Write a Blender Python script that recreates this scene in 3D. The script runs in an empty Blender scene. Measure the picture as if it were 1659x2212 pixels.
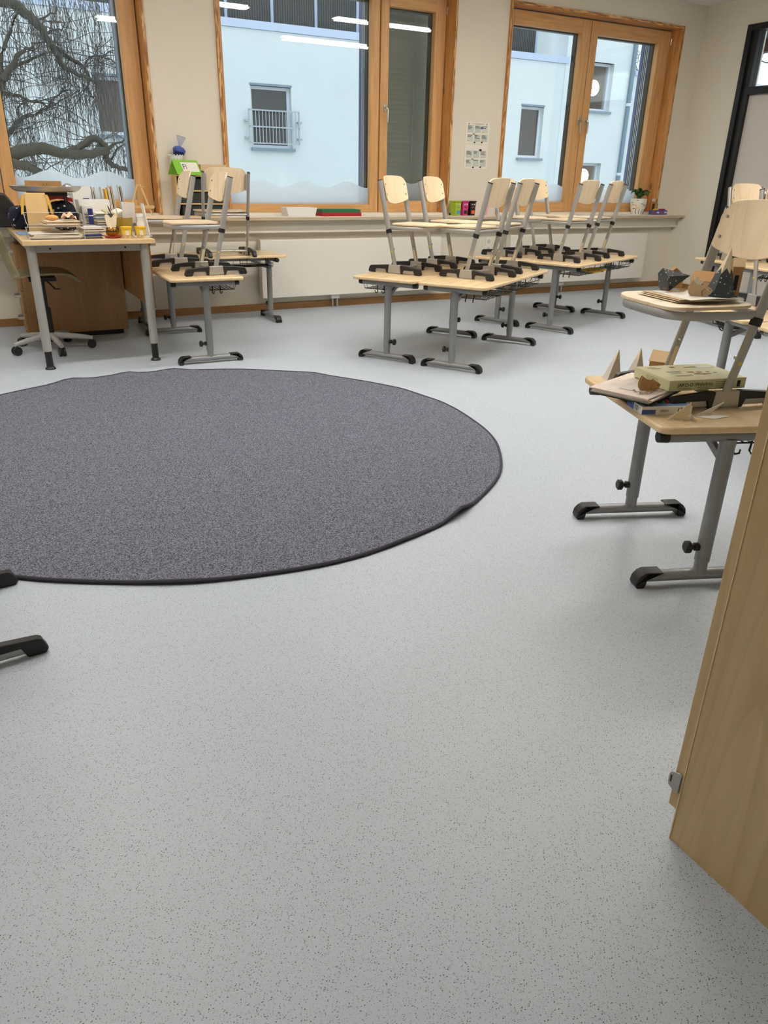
import bpy, math, random
from mathutils import Vector, Matrix

# ------------------------------------------------------------------ camera, world, exposure
scene = bpy.context.scene
COL = scene.collection
rnd = random.Random(7)
TH, RO, PS, HH = math.radians(24.32), math.radians(1.27), math.radians(28.8), 1.22
_fw = Vector((math.sin(PS)*math.cos(TH), math.cos(PS)*math.cos(TH), -math.sin(TH)))
_r = Vector((math.cos(PS), -math.sin(PS), 0)); _u = _r.cross(_fw)
_r, _u = _r*math.cos(RO)+_u*math.sin(RO), -_r*math.sin(RO)+_u*math.cos(RO)
cam_d = bpy.data.cameras.new('camera'); cam = bpy.data.objects.new('camera', cam_d); COL.objects.link(cam)
cam_d.sensor_fit = 'VERTICAL'; cam_d.sensor_height = 36.0; cam_d.lens = 36.0*1604/2212
cam_d.clip_start = 0.02; cam_d.clip_end = 200
cam.matrix_world = Matrix(((_r.x, _u.x, -_fw.x, 0), (_r.y, _u.y, -_fw.y, 0), (_r.z, _u.z, -_fw.z, HH), (0, 0, 0, 1)))
scene.camera = cam
vs = scene.view_settings
vs.view_transform = 'Standard'; vs.look = 'None'; vs.gamma = 1; vs.exposure = 0.0; vs.use_curve_mapping = False
scene.cycles.transparent_max_bounces = 24
scene.cycles.max_bounces = 8

SKY = 1.85           # overcast daylight
LAMP = 58.0          # ceiling lamps
world = bpy.data.worlds.new('overcast_sky'); scene.world = world; world.use_nodes = True
wn = world.node_tree.nodes; wl = world.node_tree.links
bg = wn['Background']; tc = wn.new('ShaderNodeTexCoord'); sx = wn.new('ShaderNodeSeparateXYZ'); rp = wn.new('ShaderNodeValToRGB')
wl.new(tc.outputs['Generated'], sx.inputs[0]); wl.new(sx.outputs['Z'], rp.inputs[0]); wl.new(rp.outputs[0], bg.inputs[0])
rp.color_ramp.elements[0].position = 0.0; rp.color_ramp.elements[0].color = (0.70, 0.77, 0.83, 1)
rp.color_ramp.elements[1].position = 0.6; rp.color_ramp.elements[1].color = (0.80, 0.89, 0.98, 1)
bg.inputs[1].default_value = SKY

# ------------------------------------------------------------------ helpers
def S(r, g, b):
    f = lambda c: (c/255/12.92) if c/255 <= .04045 else ((c/255+.055)/1.055)**2.4
    return (f(r), f(g), f(b), 1)

class MB:
    def __init__(s): s.v = []; s.f = []; s.M = None
    def add(s, vs_, fs):
        o = len(s.v)
        for p in vs_:
            p = Vector(p)
            s.v.append(tuple(s.M @ p) if s.M else tuple(p))
        s.f += [tuple(i+o for i in f) for f in fs]; return s
    def box(s, x0, x1, y0, y1, z0, z1):
        return s.add([(x0,y0,z0),(x1,y0,z0),(x1,y1,z0),(x0,y1,z0),(x0,y0,z1),(x1,y0,z1),(x1,y1,z1),(x0,y1,z1)],
                     [(0,3,2,1),(4,5,6,7),(0,1,5,4),(1,2,6,5),(2,3,7,6),(3,0,4,7)])
    def tube(s, pts, r, n=8, rr=None, ov=None, side=None, caps=True, closed=False):
        """round tube along pts; rr radii per point; ov=(a,b) oval, a along `side`"""
        P = [Vector(p) for p in pts]; m = len(P); o = len(s.v); vs_ = []
        for i, p in enumerate(P):
            if closed: t = P[(i+1) % m]-P[i-1]
            else: t = P[min(i+1, m-1)]-P[max(i-1, 0)]
            t.normalize()
            ref = Vector(side) if side else (Vector((0,0,1)) if abs(t.z) < .9 else Vector((1,0,0)))
            a = (ref-t*ref.dot(t)).normalized(); b = t.cross(a)
            ra, rb = ov if ov else ((rr[i], rr[i]) if rr else (r, r))
            for k in range(n):
                q = 2*math.pi*(k+.5)/n; vs_.append(p+a*ra*math.cos(q)+b*rb*math.sin(q))
        fs = []
        for i in range(m if closed else m-1):
            j = (i+1) % m
            for k in range(n): l = (k+1) % n; fs.append((i*n+k, i*n+l, j*n+l, j*n+k))
        if caps and not closed:
            fs.append(tuple(range(n-1, -1, -1))); fs.append(tuple((m-1)*n+k for k in range(n)))
        return s.add(vs_, fs)
    def lathe(s, prof, n=20, c=(0,0,0)):
        vs_ = []; fs = []; m = len(prof)
        for r, z in prof:
            for k in range(n): q = 2*math.pi*k/n; vs_.append((c[0]+r*math.cos(q), c[1]+r*math.sin(q), c[2]+z))
        for i in range(m-1):
            for k in range(n): l = (k+1) % n; fs.append((i*n+k, i*n+l, (i+1)*n+l, (i+1)*n+k))
        fs.append(tuple(range(n-1, -1, -1))); fs.append(tuple((m-1)*n+k for k in range(n)))
        return s.add(vs_, fs)
    def prism(s, poly, h0, h1, ax='z'):
        """polygon (a,b) extruded: ax z:(a,b,h)  y:(a,h,b)  x:(h,a,b)"""
        mp = {'z': lambda a,b,h:(a,b,h), 'y': lambda a,b,h:(a,h,b), 'x': lambda a,b,h:(h,a,b)}[ax]
        n = len(poly); vs_ = [mp(a,b,h0) for a,b in poly]+[mp(a,b,h1) for a,b in poly]
        fs = [tuple(range(n-1,-1,-1)), tuple(range(n,2*n))]+[(i,(i+1)%n,n+(i+1)%n,n+i) for i in range(n)]
        return s.add(vs_, fs)
    def slab(s, fn, nu, nv, off):
        """surface fn(u,v), u,v in 0..1, and its copy shifted by off(u,v) or vector"""
        top = [fn(i/nu, j/nv) for j in range(nv+1) for i in range(nu+1)]
        of = off if callable(off) else (lambda u, v: off)
        bot = [tuple(Vector(fn(i/nu, j/nv))+Vector(of(i/nu, j/nv))) for j in range(nv+1) for i in range(nu+1)]
        N = len(top); w = nu+1; fs = []
        for j in range(nv):
            for i in range(nu):
                a = j*w+i; fs.append((a, a+1, a+w+1, a+w)); fs.append((N+a, N+a+w, N+a+w+1, N+a+1))
        for i in range(nu):
            fs.append((i, N+i, N+i+1, i+1)); a = nv*w+i; fs.append((a, a+1, N+a+1, N+a))
        for j in range(nv):
            a = j*w; fs.append((a, a+w, N+a+w, N+a)); a = j*w+nu; fs.append((a, N+a, N+a+w, a+w))
        return s.add(top+bot, fs)
    def ball(s, c, r, n=12, m=8, sc=(1,1,1)):
        prof = [(max(1e-4, math.sin(math.pi*i/m)), -math.cos(math.pi*i/m)) for i in range(m+1)]
        vs_ = []; fs = []
        for a, z in prof:
            for k in range(n): q = 2*math.pi*k/n; vs_.append((c[0]+r*a*math.cos(q)*sc[0], c[1]+r*a*math.sin(q)*sc[1], c[2]+r*z*sc[2]))
        for i in range(m):
            for k in range(n): l = (k+1) % n; fs.append((i*n+k, i*n+l, (i+1)*n+l, (i+1)*n+k))
        return s.add(vs_, fs)
    def mesh(s, name, ang=35):
        me = bpy.data.meshes.new(name); me.from_pydata(s.v, [], s.f); me.validate()
        import bmesh
        b = bmesh.new(); b.from_mesh(me); bmesh.ops.recalc_face_normals(b, faces=b.faces); b.to_mesh(me); b.free()
        me.polygons.foreach_set('use_smooth', [True]*len(me.polygons))
        me.set_sharp_from_angle(angle=math.radians(ang)); me.update(); return me
    def build(s, name, mat, parent=None, bevel=0, seg=2, ang=35, loc=None, rot=None):
        me = s.mesh(name, ang); return place(name, me, mat, parent, bevel, seg, loc, rot)

def place(name, me, mat, parent=None, bevel=0, seg=2, loc=None, rot=None):
    o = bpy.data.objects.new(name, me); COL.objects.link(o)
    if mat and not me.materials: me.materials.append(mat)
    if parent: o.parent = parent
    if loc: o.location = loc
    if rot: o.rotation_euler = rot
    if bevel:
        m = o.modifiers.new('bevel', 'BEVEL'); m.width = bevel; m.segments = seg; m.limit_method = 'ANGLE'; m.angle_limit = math.radians(40)
        m.harden_normals = False
    return o

def tag(o, label=None, cat=None, group=None, kind=None):
    if label: o['label'] = label
    if cat: o['category'] = cat
    if group: o['group'] = group
    if kind: o['kind'] = kind
    return o

def thing(name, label, cat, loc=(0,0,0), rz=0, group=None, kind=None):
    o = bpy.data.objects.new(name, None); COL.objects.link(o); o.empty_display_size = .05
    o.location = loc; o.rotation_euler = (0, 0, rz)
    return tag(o, label, cat, group, kind)

def dup(root, loc, rz, label, group=None):
    def cp(o, par):
        c = o.copy(); COL.objects.link(c)
        if par: c.parent = par
        for ch in o.children: cp(ch, c)
        return c
    r = cp(root, None); r.location = loc; r.rotation_euler = (0, 0, rz); r['label'] = label
    if group: r['group'] = group
    return r

def rrect(x0, x1, y0, y1, r, n=5):
    pts = []
    for cx, cy, a0 in ((x1-r, y1-r, 0), (x0+r, y1-r, 90), (x0+r, y0+r, 180), (x1-r, y0+r, 270)):
        for k in range(n+1):
            q = math.radians(a0+90*k/n); pts.append((cx+r*math.cos(q), cy+r*math.sin(q)))
    return pts

def text(s, size, mat, name, parent=None, loc=(0,0,0), rot=(0,0,0), align='CENTER', sx_=1.0):
    cu = bpy.data.curves.new('lettering', 'FONT'); cu.body = s; cu.size = size; cu.align_x = align; cu.align_y = 'CENTER'; cu.extrude = 0.0002; cu.resolution_u = 2
    t = bpy.data.objects.new('lettering', cu); COL.objects.link(t); bpy.context.view_layer.update()
    me = bpy.data.meshes.new_from_object(t.evaluated_get(bpy.context.evaluated_depsgraph_get()))
    bpy.data.objects.remove(t); bpy.data.curves.remove(cu)
    me.materials.clear(); o = place(name, me, mat, parent, loc=loc, rot=rot); o.scale = (sx_, 1, 1); return o

def strokes(width, h, mat, parent, loc, rot, seed, n=None):
    """small print too far away to read: a row of letter-like strokes"""
    r = random.Random(seed); mb = MB(); x = -width/2
    while x < width/2:
        w_ = h*r.uniform(.35, .7)
        if r.random() > .12:
            for q in range(r.choice((2, 3))):
                x0 = x+w_*r.random()*.7; mb.box(x0, x0+h*.14, 0, .0004, -h*.5*r.uniform(.6, 1), h*.5*r.uniform(.4, 1))
            z = h*r.uniform(-.45, .45); mb.box(x, x+w_*.85, 0, .0004, z, z+h*.13)
        x += w_*1.15
    return mb.build('lettering', mat, parent, loc=loc, rot=rot)

# ------------------------------------------------------------------ materials
def newmat(name):
    m = bpy.data.materials.new(name); m.use_nodes = True; nt = m.node_tree
    return m, nt, nt.nodes, nt.links, nt.nodes['Principled BSDF']

def plain(name, col, rough=.5, metal=0., var=.06, scale=30, bump=0., bscale=200, spec=.5, sheen=0):
    m, nt, N, L, b = newmat(name)
    t = N.new('ShaderNodeTexCoord'); no = N.new('ShaderNodeTexNoise'); no.inputs['Scale'].default_value = scale; no.inputs['Detail'].default_value = 3
    L.new(t.outputs['Object'], no.inputs['Vector'])
    mr = N.new('ShaderNodeMapRange'); mr.inputs[3].default_value = 1-var; mr.inputs[4].default_value = 1+var; L.new(no.outputs[0], mr.inputs[0])
    mx = N.new('ShaderNodeMix'); mx.data_type = 'RGBA'; mx.blend_type = 'MULTIPLY'; mx.inputs[0].default_value = 1
    mx.inputs[6].default_value = col; L.new(mr.outputs[0], mx.inputs[7]); L.new(mx.outputs[2], b.inputs['Base Color'])
    b.inputs['Roughness'].default_value = rough; b.inputs['Metallic'].default_value = metal; b.inputs['Specular IOR Level'].default_value = spec
    if bump:
        n2 = N.new('ShaderNodeTexNoise'); n2.inputs['Scale'].default_value = bscale; L.new(t.outputs['Object'], n2.inputs['Vector'])
        bp = N.new('ShaderNodeBump'); bp.inputs['Strength'].default_value = bump; bp.inputs['Distance'].default_value = .002
        L.new(n2.outputs[0], bp.inputs['Height']); L.new(bp.outputs[0], b.inputs['Normal'])
    return m

def wood(name, c1, c2, axis='z', scale=10, stretch=14, rough=.45, knots=None, ring=0.):
    """streaky grain running along `axis` (object space)"""
    m, nt, N, L, b = newmat(name)
    t = N.new('ShaderNodeTexCoord'); mp = N.new('ShaderNodeMapping'); L.new(t.outputs['Object'], mp.inputs[0])
    sc = [scale*stretch/6]*3; sc['xyz'.index(axis)] = scale/6; mp.inputs['Scale'].default_value = sc
    no = N.new('ShaderNodeTexNoise'); no.inputs['Scale'].default_value = 1.5; no.inputs['Detail'].default_value = 6; no.inputs['Roughness'].default_value = .6
    no.inputs['Distortion'].default_value = .4; L.new(mp.outputs[0], no.inputs['Vector'])
    rp_ = N.new('ShaderNodeValToRGB'); rp_.color_ramp.elements[0].position = .3; rp_.color_ramp.elements[0].color = c2
    rp_.color_ramp.elements[1].position = .68; rp_.color_ramp.elements[1].color = c1; L.new(no.outputs[0], rp_.inputs[0])
    out = rp_.outputs[0]
    if ring:
        mp2 = N.new('ShaderNodeMapping'); s2 = [ring]*3; s2['xyz'.index(axis)] = ring*.09; mp2.inputs['Scale'].default_value = s2; L.new(t.outputs['Object'], mp2.inputs[0])
        n3 = N.new('ShaderNodeTexNoise'); n3.inputs['Scale'].default_value = 1; n3.inputs['Detail'].default_value = 1; L.new(mp2.outputs[0], n3.inputs['Vector'])
        ml = N.new('ShaderNodeMath'); ml.operation = 'MULTIPLY'; ml.inputs[1].default_value = 14; L.new(n3.outputs[0], ml.inputs[0])
        fr = N.new('ShaderNodeMath'); fr.operation = 'FRACT'; L.new(ml.outputs[0], fr.inputs[0])
        r2 = N.new('ShaderNodeValToRGB'); r2.color_ramp.elements[0].color = (1,1,1,1); r2.color_ramp.elements[1].color = (.86,.84,.8,1); r2.color_ramp.elements[0].position = .55; L.new(fr.outputs[0], r2.inputs[0])
        mx = N.new('ShaderNodeMix'); mx.data_type = 'RGBA'; mx.blend_type = 'MULTIPLY'; mx.inputs[0].default_value = .6; L.new(out, mx.inputs[6]); L.new(r2.outputs[0], mx.inputs[7]); out = mx.outputs[2]
    if knots:
        vo = N.new('ShaderNodeTexVoronoi'); mpk = N.new('ShaderNodeMapping'); s3 = [knots]*3; s3['xyz'.index(axis)] = knots*.45; mpk.inputs['Scale'].default_value = s3
        L.new(t.outputs['Object'], mpk.inputs[0]); L.new(mpk.outputs[0], vo.inputs['Vector']); vo.inputs['Scale'].default_value = 1
        r3 = N.new('ShaderNodeValToRGB'); r3.color_ramp.elements[0].color = (.28,.15,.07,1); r3.color_ramp.elements[1].color = (1,1,1,1); r3.color_ramp.elements[0].position = .04; r3.color_ramp.elements[1].position = .13
        L.new(vo.outputs['Distance'], r3.inputs[0])
        mx = N.new('ShaderNodeMix'); mx.data_type = 'RGBA'; mx.blend_type = 'MULTIPLY'; mx.inputs[0].default_value = .8; L.new(out, mx.inputs[6]); L.new(r3.outputs[0], mx.inputs[7]); out = mx.outputs[2]
    L.new(out, b.inputs['Base Color']); b.inputs['Roughness'].default_value = rough
    return m

def glassy(name, tint=(1,1,1,1), ior=1.5, rough=0.0):
    m, nt, N, L, b = newmat(name); N.remove(b); o = N['Material Output']
    tr = N.new('ShaderNodeBsdfTransparent'); tr.inputs[0].default_value = tint; gl = N.new('ShaderNodeBsdfGlossy'); gl.inputs['Roughness'].default_value = rough
    ge = N.new('ShaderNodeNewGeometry'); dt = N.new('ShaderNodeVectorMath'); dt.operation = 'DOT_PRODUCT'; L.new(ge.outputs['Incoming'], dt.inputs[0]); L.new(ge.outputs['Normal'], dt.inputs[1])
    def mth(op, a, b_):
        n_ = N.new('ShaderNodeMath'); n_.operation = op
        for i, v in enumerate((a, b_)):
            if v is None: continue
            if isinstance(v, (int, float)): n_.inputs[i].default_value = v
            else: L.new(v, n_.inputs[i])
        return n_.outputs[0]
    f0 = ((ior-1)/(ior+1))**2      # Schlick reflectance, the same from both sides of the pane
    sch = mth('ADD', mth('MULTIPLY', mth('POWER', mth('SUBTRACT', 1.0, mth('ABSOLUTE', dt.outputs['Value'], None)), 5.0), 1-f0), f0)
    mx = N.new('ShaderNodeMixShader')
    L.new(sch, mx.inputs[0]); L.new(tr.outputs[0], mx.inputs[1]); L.new(gl.outputs[0], mx.inputs[2]); L.new(mx.outputs[0], o.inputs[0])
    return m

def emit(name, col, st):
    m, nt, N, L, b = newmat(name); b.inputs['Base Color'].default_value = (.8,.8,.8,1)
    b.inputs['Emission Color'].default_value = col; b.inputs['Emission Strength'].default_value = st; return m

def film_mat():
    m, nt, N, L, b = newmat('frosted_film'); N.remove(b); o = N['Material Output']
    tl = N.new('ShaderNodeBsdfTranslucent'); tl.inputs[0].default_value = (.95,.96,.98,1); df = N.new('ShaderNodeBsdfDiffuse'); df.inputs[0].default_value = (.8,.82,.86,1)
    t = N.new('ShaderNodeTexCoord'); no = N.new('ShaderNodeTexNoise'); no.inputs['Scale'].default_value = 5; L.new(t.outputs['Object'], no.inputs['Vector'])
    mr = N.new('ShaderNodeMapRange'); mr.inputs[3].default_value = .06; mr.inputs[4].default_value = .16; L.new(no.outputs[0], mr.inputs[0])
    mx = N.new('ShaderNodeMixShader'); L.new(mr.outputs[0], mx.inputs[0]); L.new(tl.outputs[0], mx.inputs[1]); L.new(df.outputs[0], mx.inputs[2])
    tp = N.new('ShaderNodeBsdfTransparent'); m2 = N.new('ShaderNodeMixShader'); m2.inputs[0].default_value = .12; L.new(mx.outputs[0], m2.inputs[1]); L.new(tp.outputs[0], m2.inputs[2]); L.new(m2.outputs[0], o.inputs[0])
    return m

def floor_mat():
    m, nt, N, L, b = newmat('speckled_vinyl_floor')
    t = N.new('ShaderNodeTexCoord'); base = N.new('ShaderNodeTexNoise'); base.inputs['Scale'].default_value = 1.2; base.inputs['Detail'].default_value = 2; L.new(t.outputs['Object'], base.inputs['Vector'])
    rp_ = N.new('ShaderNodeValToRGB'); rp_.color_ramp.elements[0].color = S(179,188,199); rp_.color_ramp.elements[1].color = S(186,195,205); L.new(base.outputs[0], rp_.inputs[0])
    out = rp_.outputs[0]
    for i, (sx_, sy_, thr, pick, col, rot) in enumerate([(150, 260, .15, .72, S(70,74,78), .4), (260, 150, .14, .75, S(90,94,96), .9), (330, 330, .2, .6, S(150,155,160), .2), (210, 340, .16, .72, S(115,120,122), 1.7)]):
        mp = N.new('ShaderNodeMapping'); mp.inputs['Scale'].default_value = (sx_, sy_, 1); mp.inputs['Rotation'].default_value = (0, 0, rot); mp.inputs['Location'].default_value = (i*3.7, i*1.3, 0)
        L.new(t.outputs['Object'], mp.inputs[0]); vo = N.new('ShaderNodeTexVoronoi'); vo.voronoi_dimensions = '2D'; vo.inputs['Scale'].default_value = 1; L.new(mp.outputs[0], vo.inputs['Vector'])
        sp = N.new('ShaderNodeSeparateColor'); L.new(vo.outputs['Color'], sp.inputs[0])
        th = N.new('ShaderNodeMath'); th.operation = 'MULTIPLY'; th.inputs[1].default_value = thr*1.6; L.new(sp.outputs[1], th.inputs[0])
        lt = N.new('ShaderNodeMath'); lt.operation = 'LESS_THAN'; L.new(vo.outputs['Distance'], lt.inputs[0]); L.new(th.outputs[0], lt.inputs[1])
        gt = N.new('ShaderNodeMath'); gt.operation = 'GREATER_THAN'; gt.inputs[1].default_value = pick; L.new(sp.outputs[0], gt.inputs[0])
        ml = N.new('ShaderNodeMath'); ml.operation = 'MULTIPLY'; L.new(lt.outputs[0], ml.inputs[0]); L.new(gt.outputs[0], ml.inputs[1])
        mx = N.new('ShaderNodeMix'); mx.data_type = 'RGBA'; L.new(ml.outputs[0], mx.inputs[0]); L.new(out, mx.inputs[6]); mx.inputs[7].default_value = col; out = mx.outputs[2]
    L.new(out, b.inputs['Base Color']); b.inputs['Roughness'].default_value = .46; b.inputs['Specular IOR Level'].default_value = .5
    n2 = N.new('ShaderNodeTexNoise'); n2.inputs['Scale'].default_value = 260; L.new(t.outputs['Object'], n2.inputs['Vector'])
    bp = N.new('ShaderNodeBump'); bp.inputs['Strength'].default_value = .05; bp.inputs['Distance'].default_value = .001; L.new(n2.outputs[0], bp.inputs['Height']); L.new(bp.outputs[0], b.inputs['Normal'])
    return m

def rug_mat():
    m, nt, N, L, b = newmat('grey_loop_carpet')
    t = N.new('ShaderNodeTexCoord'); no = N.new('ShaderNodeTexNoise'); no.inputs['Scale'].default_value = 210; no.inputs['Detail'].default_value = 2.5; no.inputs['Roughness'].default_value = .7
    L.new(t.outputs['Object'], no.inputs['Vector'])
    rp_ = N.new('ShaderNodeValToRGB'); e = rp_.color_ramp.elements; e[0].position = .36; e[0].color = S(41,43,53); e[1].position = .66; e[1].color = S(143,145,159); L.new(no.outputs[0], rp_.inputs[0])
    L.new(rp_.outputs[0], b.inputs['Base Color']); b.inputs['Roughness'].default_value = .95; b.inputs['Specular IOR Level'].default_value = .1
    bp = N.new('ShaderNodeBump'); bp.inputs['Strength'].default_value = .5; bp.inputs['Distance'].default_value = .003; L.new(no.outputs[0], bp.inputs['Height']); L.new(bp.outputs[0], b.inputs['Normal'])
    return m

def dotted(name, base, dot, scale=40, thr=.18, rough=.7):
    m, nt, N, L, b = newmat(name); t = N.new('ShaderNodeTexCoord'); vo = N.new('ShaderNodeTexVoronoi'); vo.inputs['Scale'].default_value = scale; vo.inputs['Randomness'].default_value = .7
    L.new(t.outputs['Object'], vo.inputs['Vector']); lt = N.new('ShaderNodeMath'); lt.operation = 'LESS_THAN'; lt.inputs[1].default_value = thr; L.new(vo.outputs['Distance'], lt.inputs[0])
    mx = N.new('ShaderNodeMix'); mx.data_type = 'RGBA'; L.new(lt.outputs[0], mx.inputs[0]); mx.inputs[6].default_value = base; mx.inputs[7].default_value = dot; L.new(mx.outputs[2], b.inputs['Base Color']); b.inputs['Roughness'].default_value = rough
    return m

def laminated(name, sc=(90, 3, 9)):
    """edge of the layered wood lining: short dark and light dashes along z"""
    m, nt, N, L, b = newmat(name); t = N.new('ShaderNodeTexCoord'); mp = N.new('ShaderNodeMapping'); mp.inputs['Scale'].default_value = sc; L.new(t.outputs['Object'], mp.inputs[0])
    no = N.new('ShaderNodeTexNoise'); no.inputs['Scale'].default_value = 1.2; no.inputs['Detail'].default_value = 3; L.new(mp.outputs[0], no.inputs['Vector'])
    r = N.new('ShaderNodeValToRGB'); e = r.color_ramp.elements; e[0].position = .36; e[0].color = S(140,88,40); e[1].position = .6; e[1].color = S(226,184,126); e2 = e.new(.48); e2.color = S(180,122,64)
    L.new(no.outputs[0], r.inputs[0]); L.new(r.outputs[0], b.inputs['Base Color']); b.inputs['Roughness'].default_value = .55; return m

M = {}
M['wall'] = plain('cream_wall_paint', S(228,220,204), .85, var=.015, scale=3, bump=.15, bscale=350, spec=.2)
M['ceil'] = plain('white_acoustic_ceiling', S(232,230,224), .95, var=.05, scale=60, spec=.1)
M['floor'] = floor_mat(); M['rug'] = rug_mat()
M['binding'] = plain('dark_rug_binding', S(58,56,66), .85, bump=.4, bscale=500)
M['larch'] = wood('oiled_larch', S(224,176,118), S(200,148,92), 'z', 9, 14, .42)
M['larchx'] = wood('oiled_larch_horizontal', S(224,176,118), S(200,148,92), 'x', 9, 14, .42)
M['lining'] = wood('knotty_larch_lining', S(220,164,98), S(176,114,56), 'z', 10, 16, .45, knots=5)
M['liningx'] = wood('knotty_larch_lining_horizontal', S(214,158,96), S(172,112,56), 'x', 10, 16, .45, knots=5)
M['lvl'] = laminated('laminated_wood_edge'); M['lvlx'] = laminated('laminated_wood_edge_horizontal', (9, 3, 90))
M['base'] = wood('oak_baseboard', S(160,118,70), S(132,92,50), 'x', 8, 12, .5)
M['sill'] = plain('white_sill_laminate', S(226,219,206), .4, var=.02)
M['silledge'] = wood('plywood_sill_edge', S(206,190,162), S(176,156,124), 'x', 20, 25, .5)
M['birch'] = wood('birch_plywood', S(236,216,184), S(226,202,166), 'z', 8, 10, .38, ring=3)
M['seatw'] = wood('birch_seat_plywood', S(238,218,186), S(228,204,168), 'x', 8, 10, .35, ring=3)
M['desk'] = wood('maple_desk_laminate', S(232,206,164), S(222,192,146), 'y', 7, 10, .25, ring=2.5)
M['maple'] = wood('maple_cabinet_board', S(208,182,138), S(192,164,118), 'z', 7, 12, .38, ring=4)
M['brownply'] = wood('beech_panel', S(172,132,88), S(156,116,74), 'z', 6, 9, .45, ring=3)
M['tdesk'] = wood('maple_teacher_desk', S(222,192,146), S(210,178,130), 'y', 7, 10, .35)
M['silver'] = plain('silver_powder_coat', S(176,174,170), .38, .55, .03, 200)
M['steel'] = plain('grey_tube_paint', S(142,143,143), .42, .35, .03, 200)
M['tsteel'] = plain('light_grey_tube_paint', S(168,166,160), .45, .25, .03, 200)
M['black'] = plain('black_plastic', S(26,25,25), .45, 0, .1, 60)
M['blackm'] = plain('black_wire_paint', S(20,20,21), .4, .2, .1, 60)
M['chrome'] = plain('polished_steel', S(205,205,205), .18, 1., .02, 50)
M['brushed'] = plain('brushed_aluminium', S(190,188,182), .32, .9, .05, 90)
M['radiator'] = plain('white_radiator_enamel', S(232,226,215), .35, 0, .01, 3)
M['white'] = plain('white_plastic', S(232,230,224), .45, 0, .02, 10)
M['paper'] = plain('white_paper', S(236,231,220), .85, 0, .03, 20, spec=.2)
M['cream'] = plain('cream_card', S(228,214,186), .85, 0, .04, 30, spec=.2)
M['kraft'] = plain('kraft_card', S(190,150,104), .85, 0, .05, 40, spec=.2)
M['kraftl'] = plain('pale_kraft_card', S(212,184,146), .85, 0, .05, 40, spec=.2)
M['kraftd'] = plain('dark_kraft_card', S(160,120,78), .85, 0, .05, 40, spec=.2)
M['slate'] = dotted('slate_paper_with_white_dashes', S(60,66,70), S(220,222,220), 75, .17)
M['ink'] = plain('black_ink', S(45,42,38), .8, 0, .02)
M['inkl'] = plain('faded_ink', S(120,112,96), .8, 0, .02)
M['red'] = plain('red_plastic', S(176,34,40), .45, 0, .04)
M['redpaper'] = plain('red_paper', S(190,46,58), .85, 0, .04)
M['green'] = plain('green_tray_plastic', S(30,112,72), .45, 0, .05)
M['lime'] = plain('lime_plastic', S(170,196,52), .45, 0, .04)
M['limecard'] = plain('bright_green_card', S(132,196,60), .7, 0, .04)
M['pink'] = plain('pink_plastic', S(206,64,132), .45, 0, .04)
M['orange'] = plain('orange_label', S(232,104,60), .6, 0, .03)
M['blue'] = plain('sky_blue_label', S(72,160,206), .6, 0, .03)
M['navy'] = plain('navy_plastic', S(34,44,96), .4, 0, .05)
M['yellow'] = plain('yellow_plastic', S(232,184,38), .45, 0, .04)
M['yellowl'] = plain('yellow_sticker', S(236,206,70), .6, 0, .03)
M['boxgreen'] = plain('pale_olive_box_card', S(206,204,160), .55, 0, .02, 12)
M['amber'] = glassy('amber_glass', (.78,.62,.28,1), 1.5)
M['goldpot'] = plain('gold_translucent_pot', S(176,150,70), .3, .35, .12, 20)
M['clear'] = glassy('clear_acrylic', (.93,.93,.93,1), 1.45)
M['acryledge'] = plain('bright_acrylic_edge', S(226,226,226), .2, 0, .02)
M['glass'] = glassy('window_glass', (.97,.985,.98,1), 1.5)
M['darkglass'] = plain('dark_window_pane', S(58,56,60), .04, 0, .25, 1.5, spec=.8)
M['film'] = film_mat()
M['dotbag'] = dotted('navy_cloth_with_white_dots', S(26,32,58), S(230,230,235), 22, .2, .85)
M['navycloth'] = plain('navy_cloth', S(26,30,50), .9, 0, .1, 40)
M['printer'] = plain('black_printer_plastic', S(38,36,35), .4, 0, .05)
M['olive'] = plain('olive_grey_shell_plastic', S(140,130,100), .5, 0, .03)
M['greybase'] = plain('light_grey_base_plastic', S(176,174,172), .4, .2, .03)
M['papbag'] = plain('tan_paper_bag', S(222,188,132), .8, 0, .05, 14)
M['ribbon'] = plain('ochre_ribbon', S(212,166,64), .7, 0, .05)
M['bread'] = plain('orange_bread_wrap', S(222,160,92), .7, 0, .2, 60)
M['peach'] = plain('crumpled_peach_paper', S(222,188,160), .85, 0, .06, 30)
M['grain'] = dotted('cup_with_grain_pattern', S(222,196,150), S(150,106,60), 180, .35, .5)
M['leaf'] = plain('dark_green_leaf', S(54,92,48), .4, 0, .2, 40)
M['soil'] = plain('potting_soil', S(50,38,28), .95, 0, .2, 200)
M['pot'] = plain('white_glazed_pot', S(238,232,216), .35, 0, .02)
M['alu'] = plain('black_aluminium_frame', S(34,33,32), .4, .3, .05, 30)
M['blind'] = plain('grey_blind_lamella', S(168,168,158), .5, .1, .05, 6)
M['guide'] = plain('blue_grey_reveal_metal', S(92,108,150), .5, .1, .04, 5)
M['panel'] = plain('light_grey_door_panel', S(206,198,190), .5, 0, .01)
M['socket'] = plain('dark_brown_socket', S(52,40,32), .5, 0, .05)
M['fac'] = plain('pale_render_facade', S(222,228,230), .9, 0, .06, 1.2, bump=.1, bscale=60, spec=.1)
M['facband'] = plain('light_blue_parapet_flashing', S(196,208,232), .5, .1, .03, 2)
M['clad'] = plain('dark_weathered_cladding', S(78,82,82), .7, .1, .35, 6)
M['cladpost'] = plain('pale_cladding_post', S(170,184,206), .6, 0, .03)
M['pipe'] = plain('zinc_downpipe', S(132,150,164), .45, .3, .05)
M['rail'] = plain('pale_grey_railing', S(178,186,192), .45, .2, .03)
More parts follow.
